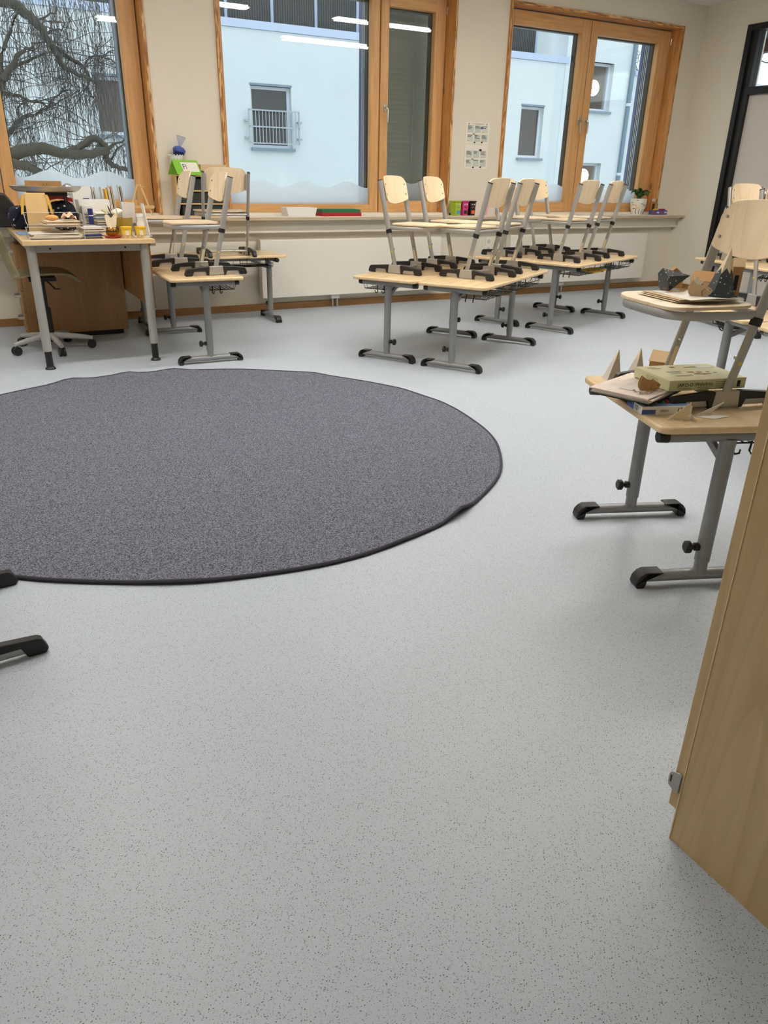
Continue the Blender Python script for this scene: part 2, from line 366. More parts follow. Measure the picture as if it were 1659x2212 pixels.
M['frameout'] = plain('white_outdoor_frame', S(224,230,240), .5, 0, .02)
M['room'] = plain('dim_room_plaster', S(150,132,110), .9, 0, .08, 3)
M['brownblind'] = plain('brown_window_blind', S(104,92,88), .7, 0, .12, 2)
M['curtain'] = plain('dark_curtain', S(52,56,56), .9, 0, .3, 9)
M['bark'] = plain('grey_green_bark', S(78,74,64), .9, 0, .25, 14, bump=.6, bscale=40)
M['twig'] = plain('grey_twig', S(92,90,88), .9, 0, .15, 10)
M['grass'] = plain('pale_bounce_lawn', S(196,200,200), .95, 0, .25, 1.5)  # unseen ground set pale to bounce daylight into the window film
M['canopy'] = plain('dark_added_canopy', S(60,62,60), .6, .2, .1, 3)  # dark tone of the added canopy behind the transom
M['canopyb'] = plain('red_brown_added_beam', S(72,42,32), .7, 0, .1, 6)  # brown band of the added canopy, for the reflected window wood
M['sage'] = plain('pale_sage_print', S(196,204,196), .8, 0, .08, 60)
M['sagel'] = plain('light_sage_print', S(208,212,202), .8, 0, .08, 60)
M['greycab'] = plain('light_grey_cabinet_laminate', S(160,162,165), .5, 0, .02)
M['lightm'] = emit('lamp_diffuser', (1.0, .945, .87, 1), LAMP)
M['globe'] = emit('globe_lamp_glass', (1, .93, .78, 1), 3.0)
M['bluefoil'] = glassy('clear_cellophane', (.8,.84,.95,1), 1.3, .2)
M['bluecup'] = plain('blue_paper_cup', S(74,92,168), .5, 0, .05)
M['crayon'] = plain('blue_crayon_box', S(88,92,150), .6, 0, .15, 60)
M['pinkpaper'] = plain('pink_booklet', S(236,190,196), .8, 0, .03)
M['bluepaper'] = plain('blue_folder', S(120,146,190), .6, 0, .05)
M['brownprint'] = plain('mauve_printed_paper', S(224,210,198), .8, 0, .2, 30)
M['multi'] = plain('sage_card', S(150,164,140), .7, 0, .1)

# ------------------------------------------------------------------ room shell
X0, X1, Y0, Y1, ZC = -2.2, 7.95, -2.6, 7.10, 3.05
def struct(name, mb, mat, label=None, bevel=0, parent=None):
    o = mb.build(name, mat, parent, bevel); o['kind'] = 'structure'
    if label: o['label'] = label
    return o
struct('floor', MB().box(X0-.3, X1+.3, Y0-.3, Y1+.4, -.12, 0), M['floor'], 'pale grey vinyl floor with fine dark specks')
struct('ceiling', MB().box(X0-.3, X1+.3, Y0-.3, Y1+.4, ZC, ZC+.1), M['ceil'], 'white acoustic ceiling')
WIN = [(-.775, 1.592), (2.221, 4.554), (5.222, 7.592)]; WZ0, WZ1 = .885, 2.80
w = MB(); YB = 7.46
w.box(X0-.3, X1+.3, Y1, YB, 0, WZ0); w.box(X0-.3, X1+.3, Y1, YB, WZ1, ZC)
xs = [X0-.3]+[v for p in WIN for v in p]+[X1+.3]
for i in range(0, len(xs), 2): w.box(xs[i], xs[i+1], Y1, YB, WZ0, WZ1)
struct('wall_back', w, M['wall'], 'cream window wall')
DY0, DY1, DZ = 4.95, 6.492, 2.79
w = MB(); w.box(X1, X1+.3, Y0, DY0, 0, ZC); w.box(X1, X1+.3, DY1, Y1, 0, ZC); w.box(X1, X1+.3, DY0, DY1, DZ, ZC)
struct('wall_right', w, M['wall'], 'cream side wall with black framed door')
struct('wall_left', MB().box(X0-.3, X0, Y0, Y1, 0, ZC), M['wall'])
struct('wall_front', MB().box(X0-.3, X1+.3, Y0-.3, Y0, 0, ZC), M['wall'])
struct('baseboard_back', MB().box(X0, X1, Y1-.015, Y1, 0, .065), M['base'], 'wooden baseboard under the windows', .003)
b = MB(); b.box(X1-.015, X1, DY1, Y1-.015, 0, .065); b.box(X1-.015, X1, Y0, DY0, 0, .065)
struct('baseboard_right', b, M['base'], None, .003)
# window sill board with front apron
SZ = .862
sill = thing('trim_1', 'long white window sill board with plywood front edge', None, kind='structure')
MB().box(X0, X1, 6.926, 7.235, SZ-.006, SZ).build('sill_top', M['sill'], sill)
MB().box(X0, X1, 6.92, 7.235, SZ-.032, SZ-.006).build('sill_edge', M['silledge'], sill)
ap = thing('trim_2', 'cream boxed apron under the window sill', None, kind='structure')
MB().box(X0, X1-.002, 7.02, Y1-.001, .715, SZ-.033).build('apron_board', M['wall'], ap, .004)
MB().box(X0, X1-.002, 6.985, 7.02, .80, SZ-.033).build('apron_lip', M['wall'], ap, .004)

# ------------------------------------------------------------------ windows
GY = 7.275
def wave(xa, xb, zf, n=40):
    return [(xa+(xb-xa)*i/n, zf(xa+(xb-xa)*i/n)) for i in range(n+1)]
def window(idx, x0, x1, lights, label):
    W = thing('window_%d' % idx, label, None, kind='structure')
    t = .024
    for nm, bx, mt in (('left', (x0-t, x0+.002, 7.078, 7.24, WZ0-.02, WZ1+t), 'lining'), ('right', (x1-.002, x1+t, 7.078, 7.24, WZ0-.02, WZ1+t), 'lining'), ('top', (x0+.002, x1-.002, 7.078, 7.24, WZ1-.002, WZ1+t), 'liningx')):
        lb = MB().box(*bx).build('lining_board', M[mt], W)
        xa, xb, _, _, za, zb = bx
        MB().box(xa, xb, 7.0765, 7.0785, za, zb).build('laminated_edge', M['lvlx' if nm == 'top' else 'lvl'], lb)
    for li in lights:
        ox0, ox1, gx0, gx1, gz0, gz1, kind = li[:7]
        oz0, oz1 = WZ0, 2.785
        ya, yb = (7.232, 7.30) if kind == 'sash' else (7.242, 7.30)
        Lr = thing('sash' if kind == 'sash' else 'fixed_light', None, None); Lr.parent = W
        for n, bx, mt in (('stile', (ox0, gx0, ya, yb, oz0, oz1), 'larch'), ('stile', (gx1, ox1, ya, yb, oz0, oz1), 'larch'), ('rail', (gx0, gx1, ya, yb, gz1, oz1), 'larchx'), ('rail', (gx0, gx1, ya, yb, oz0, gz0), 'larchx')):
            MB().box(*bx).build(n, M[mt], Lr, .004)
        ob = MB(); e = .012
        ob.box(ox0, gx0+e-.002, 7.302, 7.36, oz0, oz1); ob.box(gx1-e+.002, ox1, 7.302, 7.36, oz0, oz1); ob.box(gx0+e, gx1-e, 7.302, 7.36, gz1-e, oz1); ob.box(gx0+e, gx1-e, 7.302, 7.36, oz0, gz0+e)
        ob.build('outer_cladding', M['alu'], Lr)
        MB().box(gx0-.01, gx1+.01, GY, GY+.005, gz0-.01, gz1+.01).build('pane', M['glass'], Lr)
        p2 = MB().box(-(gx1-gx0)/2, (gx1-gx0)/2, -.0025, .0025, -(gz1-gz0)/2, (gz1-gz0)/2).build('pane', M['glass'], Lr, loc=((gx0+gx1)/2, GY+.018, (gz0+gz1)/2)); p2.rotation_euler = (math.radians(.24), 0, math.radians(.08))
        zf = li[7]
        top = wave(gx0+.002, gx1-.002, zf); vs_ = [(x, GY-.0015, z) for x, z in top]+[(x, GY-.0015, gz0) for x, z in top]; n = len(top)
        MB().add(vs_, [(i, i+1, n+i+1, n+i) for i in range(n-1)]).build('frosted_film', M['film'], Lr)
        for hx, hz, side in li[8]:
            h = MB().box(hx-.014, hx+.014, 7.222, 7.232, hz-.035, hz+.035).build('handle_plate', M['brushed'], Lr, .004)
            MB().tube([(hx, 7.222, hz), (hx, 7.185, hz), (hx+side*.008, 7.178, hz-.02), (hx+side*.004, 7.178, hz-.13)], .0085, 8).build('window_handle', M['brushed'], h)
        for hz in (oz0+.07, oz1-.1):
            if kind == 'sash' and ox1 > x1-.2: MB().tube([(ox1+.004, 7.226, hz-.03), (ox1+.004, 7.226, hz+.03)], .007, 8).build('hinge', M['brushed'], Lr)
    return W
f1 = lambda x: 1.183+.03*math.sin((x-.66)*2*math.pi/.44)
f2 = lambda x: 1.138+.03*math.sin((x-2.48)*2*math.pi/.45)
f2b = lambda x: 1.19+.035*math.cos((x-4.02)*2*math.pi/.44)
f3 = lambda x: 1.15+.03*math.sin((x-5.5)*2*math.pi/.5)
window(1, *WIN[0], [(-.765, .39, -.66, .30, .99, 2.658, 'sash', f1, [(.345, 1.83, 1)]), (.397, 1.582, .493, 1.444, .99, 2.658, 'sash', f1, [(.445, 1.83, -1)])], 'larch window on the left with a bare tree behind the glass')
window(2, *WIN[1], [(2.231, 3.826, 2.295, 3.735, .958, 2.70, 'fixed', f2, []), (3.834, 4.545, 3.92, 4.427, .993, 2.663, 'sash', f2b, [(3.885, 1.83, 1)])], 'middle larch window with a wide fixed pane and a narrow sash')
window(3, *WIN[2], [(5.232, 6.386, 5.353, 6.263, .99, 2.658, 'sash', f3, [(6.345, 1.83, -1)]), (6.394, 7.582, 6.489, 7.408, .985, 2.658, 'sash', f3, [(6.44, 1.83, 1)])], 'right larch window with two sashes near the room corner')
# outer reveals with guide rails beside each window
def reveal(xa, xb, name):
    R = thing('trim_%d' % name, 'blue grey outer window reveal with pale guide lines', None, kind='structure')
    MB().box(xa, xb, 7.362, 7.49, .86, 2.80).build('reveal_panel', M['guide'], R)
    for k in range(3): MB().box(xa-.004, xa, 7.372+.025*k, 7.378+.025*k, .86, 2.80).build('guide_line', M['frameout'], R)
    for k in range(3): MB().box(xa-.003, xa, 7.379+.025*k, 7.395+.025*k, .86, 2.80).build('guide_groove', M['alu'], R)
reveal(7.402, 7.595, 3); reveal(3.73, 3.835, 4); reveal(1.438, 1.595, 5)
# outside venetian blind behind the narrow sash of the middle window
bl = thing('exterior_blind', 'lowered grey venetian blind behind the narrow sash of the middle window', 'blind', (4.18, 7.56, 0))
sm = None; nsl = 43
for k in range(nsl):
    z = .90+k*.0445
    if sm is None:
        s_ = MB(); s_.slab(lambda u, v: ((u-.5)*.74, (v-.5)*.024+.006*math.sin(v*3.1), (.5-v)*.046), 1, 4, (0, .0012, .0012)); sm = s_.mesh('slat')
    place('slat', sm, M['blind'], bl, loc=(0, 0, z))
MB().box(-.33, .33, -.03, .03, 2.82, 2.89).build('head_rail', M['alu'], bl)
for x in (-.09, .2): MB().tube([(x, -.022, .88), (x, -.022, 2.82)], .004, 6).build('blind_tape', M['blind'], bl)

# black framed door on the right wall
D = thing('door_1', 'black framed door unit with a glazed transom and light grey panel', None, (X1, 0, 0), kind='structure')
def dbar(name, y0, y1, z0, z1, mat='alu', x0=-.03, x1=.14, par=None): return MB().box(x0, x1, y0, y1, z0, z1).build(name, M[mat], par or D, .003)
dbar('jamb', DY1-.06, DY1, 0, DZ); dbar('jamb', DY0, DY0+.06, 0, DZ); dbar('head', DY0+.06, DY1-.06, DZ-.06, DZ)
dbar('mullion', DY1-.135, DY1-.06, 0, DZ-.06, 'alu', .0, .11); dbar('transom_bar', DY0+.06, DY1-.135, 2.12, 2.19, 'alu', -.01, .12)
dbar('door_panel', DY0+.06, DY1-.135, .02, 2.12, 'panel', .04, .09)
dbar('transom_sill', DY0+.06, DY1-.135, 2.19, 2.20, 'alu', .03, .12)
MB().box(.06, .066, DY0+.06, DY1-.135, 2.19, DZ-.06).build('pane', M['glass'], D)

# ------------------------------------------------------------------ ceiling lamps (only reflections of them are in view)
k = 0
ROW = {2.93: 'row above the rug', 4.70: 'row nearest the windows'}
for y in (4.70, 2.93):
    for x in (-.55, 2.06, 4.58):
        nm = {-.55: 'left', 2.06: 'middle', 4.58: 'right'}[x]
        t = thing('ceiling_lamp', 'white linear ceiling lamp, %s of the %s' % (nm, ROW[y]), 'lamp', (x, y, ZC), 0, 'linear ceiling lamps')
        MB().box(0, 1.4, -.085, .085, -.075, 0).build('housing', M['white'], t, .003)
        MB().box(.01, 1.39, -.075, .075, -.082, -.0755).build('diffuser', M['lightm'], t)

# ------------------------------------------------------------------ radiators
def radiator(x0, x1, label):
    t = thing('radiator', label, 'radiator', (x0, 6.985, 0), 0, 'flat white radiators'); L_ = x1-x0
    MB().box(0, L_, 0, .025, .128, .655).build('front_plate', M['radiator'], t, .006)
    MB().box(.004, L_-.004, .026, .085, .135, .648).build('convector', M['radiator'], t)
    MB().box(.0, L_, .002, .09, .649, .658).build('top_grille', M['radiator'], t)
    for x in (L_*.38, L_*.38+.05): MB().tube([(x, .05, .0), (x, .05, .13)], .009, 8).build('pipe', M['chrome'], t)
    MB().box(L_*.38-.02, L_*.38+.07, .03, .07, .09, .128).build('valve', M['white'], t, .004)
    for x in (.3, L_-.3): MB().box(x, x+.03, .085, .112, .2, .6).build('wall_bracket', M['white'], t)
radiator(2.465, 4.455, 'long flat white radiator under the middle window'); radiator(5.36, 7.44, 'long flat white radiator under the right window')

# ------------------------------------------------------------------ round rug
RUG = (0.884, 3.532); RR = 1.46
rg = thing('round_rug', 'round dark grey mottled carpet with a dark bound edge', 'rug', (RUG[0], RUG[1], 0))
n, rings = 160, 14
bump_at = [(-1.10, .05, .022), (1.86, .06, .018), (1.42, .05, .012), (.75, .07, .008), (1.62, .04, .012)]
def lift(a):
    z = .002*math.sin(a*9)+.0015*math.sin(a*23+1)
    for a0, s_, h in bump_at: z += h*math.exp(-((a-a0)/s_)**2)
    return max(0, z)
def edge_r(a): return RR+.028*math.cos(2*(a+.87))+.004*math.sin(a*7)+.003*math.sin(a*17+2)
vs_ = [(0, 0, .011)]; fs = []
for j in range(1, rings+1):
    for i in range(n):
        a = -math.pi+2*math.pi*i/n; q = j/rings; r = edge_r(a)*q
        vs_.append((r*math.cos(a), r*math.sin(a), .011+lift(a)*max(0, (q-.85)/.15)))
for i in range(n): fs.append((0, 1+i, 1+(i+1) % n))
for j in range(rings-1):
    for i in range(n): a = 1+j*n+i; b_ = 1+j*n+(i+1) % n; fs.append((a, a+n, b_+n, b_))
o0 = len(vs_)
for i in range(n):
    a = -math.pi+2*math.pi*i/n; r = edge_r(a); vs_.append((r*math.cos(a), r*math.sin(a), .001+lift(a)))
for i in range(n): a = 1+(rings-1)*n+i; b_ = 1+(rings-1)*n+(i+1) % n; fs.append((a, o0+i, o0+(i+1) % n, b_))
MB().add(vs_, fs).build('carpet', M['rug'], rg)
MB().tube([((edge_r(a)+.002)*math.cos(a), (edge_r(a)+.002)*math.sin(a), .0075+lift(a)) for a in [-math.pi+2*math.pi*i/n for i in range(n)]], .0075, 8, closed=True).build('bound_edge', M['binding'], rg)

# ------------------------------------------------------------------ pupil desks
def make_desk(name, label, L_, H, double=True, group='height adjustable pupil desks'):
    """local +x = user side, y = length"""
    t = thing(name, label, 'desk', (0,0,0), 0, group)
    TL = L_+.175 if double else L_+.10; T = .022
    tp = MB().prism(rrect(-.25, .25, -TL/2, TL/2, .035, 6), H-T, H, 'z').build('tabletop', M['desk'], t, .007, 3)
    for s in (-1, 1):
        y = s*L_/2
        lg = MB().tube([(0, y, .085), (0, y, H-T-.03)], .0245, 20).build('leg', M['steel'], t)
        MB().tube([(0, y, .03), (0, y, .09)], .0215, 20).build('lower_tube', M['steel'], lg)
        kn = MB(); kn.tube([(-.022, y, .135), (-.036, y, .135)], .014, 14).tube([(-.036, y, .135), (-.05, y, .135)], .008, 10)
        kn.tube([(-.048, y, .135), (-.054, y, .135), (-.066, y, .135), (-.071, y, .135)], 0, 16, rr=[.014, .021, .021, .014]); kn.build('clamp_knob', M['black'], lg)
        ft = MB().tube([(-.198, y, .034), (.198, y, .034)], 0, 14, ov=(.0185, .0235), side=(0, 0, 1)).build('foot', M['steel'], t)
        for e in (-1, 1):
            prof = [(.135, .0505), (.19, .0505), (.192, .016), (.197, .0), (.224, .0), (.2285, .012), (.224, .032), (.212, .047), (.196, .0555), (.14, .0555)]
            c = MB().prism([(e*a, b_) for a, b_ in prof], y-.0245, y+.0245, 'y'); c.build('end_cap', M['black'], ft, .006)
        rl = MB().tube([(-.205, y, H-T-.021), (.205, y, H-T-.021)], .0185, 14).build('top_rail', M['steel'], t)
        for e in (-1, 1): MB().tube([(e*.2, y, H-T-.021), (e*.232, y, H-T-.021)], 0, 14, rr=[.0195, .0175]).build('rail_cap', M['black'], rl)
        MB().tube([(0, y-s*.02, H-T-.10), (.0, y-s*.17, H-T-.035)], 0, 4, ov=(.012, .016), side=(1, 0, 0)).build('brace', M['steel'], t)
        for xh in (.06, .115):
            MB().tube([(xh, y-s*.05, H-T-.003), (xh, y-s*.05, H-T-.07), (xh-.004, y-s*.047, H-T-.09), (xh, y-s*.04, H-T-.098), (xh+.004, y-s*.026, H-T-.09), (xh+.004, y-s*.024, H-T-.078)], .0035, 6).build('hook', M['blackm'], t)
    MB().box(-.02, .02, -L_/2+.02, L_/2-.02, H-T-.042, H-T-.004).build('beam', M['steel'], t, .004)
    for c in ((-.29, .29) if double else (0,)):
        w_ = MB(); hl = .235 if double else .2; zb, zt = H-T-.072, H-T-.003
        for k in range(8):
            x = .03+k*.0245; w_.tube([(x, c-hl, zb), (x, c+hl, zb)], .0026, 5)
        for y in (c-hl, c, c+hl):
            w_.tube([(.03, y, zt), (.03, y, zb), (.212, y, zb), (.235, y, zt)], .0032, 5)
        w_.tube([(.222, c-hl, zb+.03), (.222, c+hl, zb+.03)], .003, 5)
        for k in range(6):
            y = c-hl+(k+.5)*2*hl/6; w_.tube([(.2, y, zb), (.213, y, zb), (.229, y, zt-.02)], .0022, 5)
        w_.build('wire_basket', M['blackm'], t)
    return t
dk = lambda a: math.radians(a)
dB2 = make_desk('pupil_desk', 'double pupil desk nearest the rug in the middle group, front right of its pair', 1.125, .58)
dB2.location = (3.343, 4.593, 0); dB2.rotation_euler[2] = dk(-57.6)
G = 'height adjustable pupil desks'
dup(dB2, (3.072, 5.034, 0), dk(122.2), 'double pupil desk of the middle group, pushed against the left of the nearest one', G)
dup(dB2, (4.985, 5.38, 0), dk(-67.5), 'double pupil desk farther back under the right window, holding a yellow folder in its basket', G)
dup(dB2, (4.762, 5.857, 0), dk(112.6), 'double pupil desk closest to the right window, behind the one with the yellow folder', G)
dup(dB2, (1.425, 5.715, 0), dk(-1), 'double pupil desk standing right beside the teacher desk with two chairs on it', G)
dup(dB2, (1.85, 6.645, 0), dk(-91), 'double pupil desk along the wall in front of the black shelf boxes', G)
dup(dB2, (6.70, 4.75, 0), dk(77), 'double pupil desk at the far right by the black framed door', G)
dup(dB2, (6.56, 4.26, 0), dk(-103), 'double pupil desk at the far right, in front of the one by the door', G)
dup(dB2, (4.18, 2.56, 0), dk(71), 'double pupil desk partly hidden behind the craft chair at the right edge', G)
dup(dB2, (4.0, 2.06, 0), dk(-109), 'double pupil desk at the right edge, only its corner showing', G)
dD = make_desk('pupil_desk', 'single pupil desk in the right foreground covered with paper crafts and boxes', .54, .56, False, None)
dD.location = (2.074, 1.658, 0); dD.rotation_euler[2] = dk(-21.1)

# ------------------------------------------------------------------ pupil chairs
def make_chair(label, w2=.158, sc=1.0, group='birch pupil chairs on the desks'):
    """local +x = front, origin on the ground between the feet"""
    t = thing('pupil_chair', label, 'chair', (0,0,0), 0, group); t.scale = (sc, sc, sc)
    ux = lambda z: -.14*(z-.05)/.565
    for s in (-1, 1):
        y = s*w2
        ft = MB(); ft.prism([(-.062, .003), (.062, .003), (.05, .057), (.044, .06), (-.044, .06), (-.05, .057)], y-.011, y+.011, 'y'); ft.box(-.17, .17, y-.006, y+.006, .008, .03)
        f = ft.build('foot', M['silver'], t, .003)
        for e in (-1, 1):
            prof = [(.052, .002), (.066, .002), (.076, .03), (.155, .03), (.168, .0), (.213, .0), (.221, .012), (.208, .042), (.198, .0475), (.075, .0585), (.048, .0605), (.046, .055)]
            MB().prism([(e*a, b_) for a, b_ in prof], y-.0135, y+.0135, 'y').build('foot_pad', M['black'], f, .004)
        lo = MB().tube([(ux(.045), y, .045), (ux(.29), y, .29)], 0, 16, ov=(.0095, .0165), side=(0, 1, 0)).build('lower_upright', M['silver'], t)
        MB().tube([(ux(.272), y, .272), (ux(.298), y, .298)], 0, 16, ov=(.0135, .0225), side=(0, 1, 0)).build('collar', M['black'], lo)
        up = MB().tube([(ux(.296), y, .296), (ux(.612), y, .612)], 0, 16, ov=(.0115, .0195), side=(0, 1, 0)).build('upper_upright', M['silver'], t)
        MB().tube([(ux(.612), y, .612), (ux(.617), y, .617)], 0, 16, ov=(.0118, .0198), side=(0, 1, 0)).build('end_cap', M['black'], up)
        MB().tube([(ux(.165)+.004, y-s*.009, .165), (ux(.165)+.004, y-s*.021, .165), (ux(.165)+.004, y-s*.024, .165)], 0, 12, rr=[.0065, .0065, .0035]).build('clamp_bolt', M['chrome'], lo)
        MB().tube([(ux(.15), y+s*.0093, .15), (ux(.15), y+s*.0102, .15)], .006, 14).build('size_dot', M['yellowl'], lo)
        MB().box(ux(.1)-.008, ux(.1)+.008, -.0004, .0004, -.04, .04).build('label_sticker', M['cream'], lo, loc=(0, y-s*.0099, .105)).rotation_euler = (0, -.242, 0)
        MB().prism([(ux(.50)-.006, .485), (ux(.5)+.010, .505), (ux(.55)+.013, .55), (ux(.59)+.010, .59), (ux(.6)-.006, .605)], y-s*.024, y-s*.010, 'y').build('back_bracket', M['silver'], up)
    sh = w2+.018
    def seat(u, v):
        v = .5-.5*math.cos(math.pi*v); a = 2*u-1; X = -.062+.325*v
        ww = sh*(.9+.1*min(1, v*2.2))*(1-abs(2*v-1)**5.5)**(1/5.5) if 0 < v < 1 else sh*.42
        if v >= 1: ww = sh*.45
        z = .338-.007*math.sin(math.pi*min(1, v*1.2))*(1-a*a)-.005*max(0, (v-.82)/.18)**2
        return (X, a*ww, z)
    MB().slab(seat, 12, 26, (0, 0, -.010)).build('seat', M['seatw'], t, .002, 1, 50)
    pts = []
    for k in range(41):
        q = math.radians(-105+210*k/40); c_, s_ = math.cos(q), math.sin(q)
        e = 2/4.2; pts.append((.088+.170*math.copysign(abs(c_)**e, c_), (w2+.010)*math.copysign(abs(s_)**e, s_), .308))
    pts = [(ux(.31), -(w2-.004), .308)]+[p for p in pts if p[0] > -.02]+[(ux(.31), w2-.004, .308)]
    MB().tube(pts, 0, 8, ov=(.0145, .007), side=(0, 0, 1)).build('seat_frame', M['silver'], t)
    MB().tube([(ux(.31), -w2, .31), (ux(.31), w2, .31)], .009, 10).build('rear_tube', M['silver'], t)
    MB().tube([(.0, -w2, .03), (.012, -w2*.6, .032), (.012, w2*.6, .032), (.0, w2, .03)], .0105, 10).build('cross_tube', M['silver'], t)
    def back(u, v):
        a = math.sin(math.pi*(u-.5)); zt = .648-.008*a*a-.05*abs(a)**11; zb = .492-.030*(1-a*a)+.010*abs(a)**22; z = zb+(zt-zb)*v
        return (ux(z)+.031-.036*(1-a*a)+.01*max(0, v-.8), a*(w2-.010), z)
    bk = MB().slab(back, 26, 10, (-.0095, 0, -.002)).build('backrest', M['birch'], t, .0015, 1, 50)
    for s in (-1, 1):
        for z in (.525, .59):
            a = .875*s; x = ux(z)+.031-.036*(1-a*a)
            MB().tube([(x-.001, a*(w2-.010), z), (x+.003, a*(w2-.010)-s*.0005, z+.0008)], .0052, 12).build('bolt', M['steel'], bk)
    return t
chairs = [
 (2.874, 4.975, -59.9, .58, 'birch chair at the near left of the middle desk group, front facing, leftmost there'),
 (3.378, 5.273, -60.8, .58, 'birch chair second from left in the middle group, just before the narrow blind sash'),
 (3.218, 4.542, 114.4, .58, 'birch chair nearest the rug on the middle group, its plain back turned to us'),
 (3.658, 4.822, 118.9, .58, 'birch chair seen from behind, right of the nearest one on the middle group'),
 (4.463, 5.793, -71.5, .58, 'birch chair mostly hidden behind the middle group, near the wall poster'),
 (5.014, 6.020, -70.0, .58, 'birch chair facing us in front of the left sash of the right window'),
 (4.699, 5.271, 104.0, .58, 'birch chair seen from behind in front of the handles of the right window'),
 (5.244, 5.534, 111.5, .58, 'birch chair nearest the potted plant, seen from behind'),
 (1.506, 5.366, 182.3, .58, 'birch chair at the near end of the desk beside the teacher desk'),
 (1.432, 5.979, 179.5, .58, 'birch chair between the green card and the near chair beside the teacher desk'),
 (6.308, 4.768, -108., .58, 'birch chair in front of the black framed door on the right'),
 (4.143, 2.825, -112., .58, 'birch chair cut off by the right edge behind the craft chair'),
]
ch0 = make_chair(chairs[0][4]); ch0.location = (chairs[0][0], chairs[0][1], chairs[0][3]); ch0.rotation_euler[2] = dk(chairs[0][2])
for x, y, a, z, lb in chairs[1:]: dup(ch0, (x, y, z), dk(a), lb)
dup(ch0, (6.86, 4.03, .58), dk(77), 'birch chair on the far right desk in front, only a foot pad showing')
cD = make_chair('birch chair in the right foreground with paper houses and trees on its seat', .168, .954)
cD.location = (2.118, 1.682, .56); cD.rotation_euler[2] = dk(166.5)
cA2 = make_chair('wider birch chair before the black shelf boxes, its back turned to us', .178, 1.05); cA2.location = (1.985, 6.50, .58); cA2.rotation_euler[2] = dk(88)
cF = make_chair('larger chair standing on the floor at the left edge, two dark foot pads showing', .21, 1.05, None); cF.location = (-.235, 2.15, 0); cF.rotation_euler[2] = dk(186)

# ------------------------------------------------------------------ foreground cupboard
cb = thing('maple_cupboard', 'tall maple cupboard at the right edge with a hinged door', 'cupboard', (1.06, .687, 0))
MB().box(0, .019, -.42, 0, 0, 1.02).build('side_panel', M['maple'], cb, .001)
MB().box(.75, .769, -.42, 0, 0, 1.02).build('side_panel', M['maple'], cb, .001)
MB().box(.019, .75, -.42, -.41, .06, 1.0).build('back_panel', M['maple'], cb)
MB().box(.019, .75, -.41, 0, .055, .074).build('bottom_shelf', M['maple'], cb); MB().box(0.019, .75, -.42, 0, 1.001, 1.02).build('top_panel', M['maple'], cb)
MB().box(.019, .75, -.06, -.04, 0, .055).build('plinth', M['maple'], cb)
dr = MB().box(.0, .768, .002, .021, .078, 1.02).build('door', M['maple'], cb, .001)
hg = MB(); hg.prism([(.004, .120), (.009, .116), (.027, .122), (.031, .130), (.031, .150), (.027, .157), (.012, .165), (.004, .165)], -.004, -.001, 'x')
h_ = hg.build('hinge_plate', M['silver'], dr, .001)
MB().box(-.0046, -.0039, .0235, .0265, .134, .15).build('hinge_slot', M['ink'], h_)
MB().box(-.001, .0, -.0008, .0018, .0, 1.02).build('edge_band', M['desk'], cb)

# ------------------------------------------------------------------ teacher desk
TZ = .812
td = thing('teacher_desk', 'large maple teacher desk with grey tube legs and black extensions', 'desk', (.34, 5.31, 0))
MB().box(0, .805, 0, 1.57, TZ-.028, TZ).build('tabletop', M['tdesk'], td, .002)
for x in (.049, .743):
    for y in (.07, 1.50):
        lg = MB().tube([(x, y, .12), (x, y, TZ-.03)], .0285, 20).build('leg', M['tsteel'], td)
        ex = MB(); ex.tube([(x, y, .012), (x, y, .125)], .0225, 16); ex.lathe([(.034, 0), (.034, .006), (.024, .018)], 18, (x, y, 0)); ex.build('leg_extension', M['black'], lg)
for y in (.07, 1.50):
    r_ = MB().box(.075, .716, y-.012, y+.012, TZ-.075, TZ-.029).build('cross_rail', M['tsteel'], td, .003)
    if y < .5:
        for x in (.16, .62): MB().tube([(x, y-.0125, TZ-.052), (x, y-.0135, TZ-.052)], .0065, 12).build('hole', M['ink'], r_)
for x in (.049, .743): MB().box(x-.012, x+.012,   .1, 1.47, TZ-.075, TZ-.029).build('side_rail', M['tsteel'], td, .003)
MB().box(.775, .793, .12, 1.27, .345, TZ-.03).build('modesty_panel', M['brownply'], td, .001)
MB().box(.79, .83, .10, .20, TZ-.05, TZ-.03).build('cable_clip', M['tsteel'], td, .004)
pd = thing('drawer_pedestal', 'wide beech drawer pedestal under the teacher desk', 'drawers', (.345, 6.42, 0))
MB().box(.02, .76, 0, .34, .04, .70).build('body', M['brownply'], pd, .001)
MB().box(.08, .72, .03, .31, 0, .04).build('plinth', M['black'], pd)
for k in range(4):
    z0 = .045+k*.164; d_ = MB().box(0, .019, 0, .34, z0, z0+.16).build('drawer_front', M['brownply'], pd, .002)
    MB().tube([(0, .10, z0+.11), (-.03, .115, z0+.108), (-.042, .17, z0+.105), (-.03, .225, z0+.108), (0, .24, z0+.11)], 0, 8, ov=(.011, .004), side=(0, 0, 1)).build('handle', M['greybase'], d_)
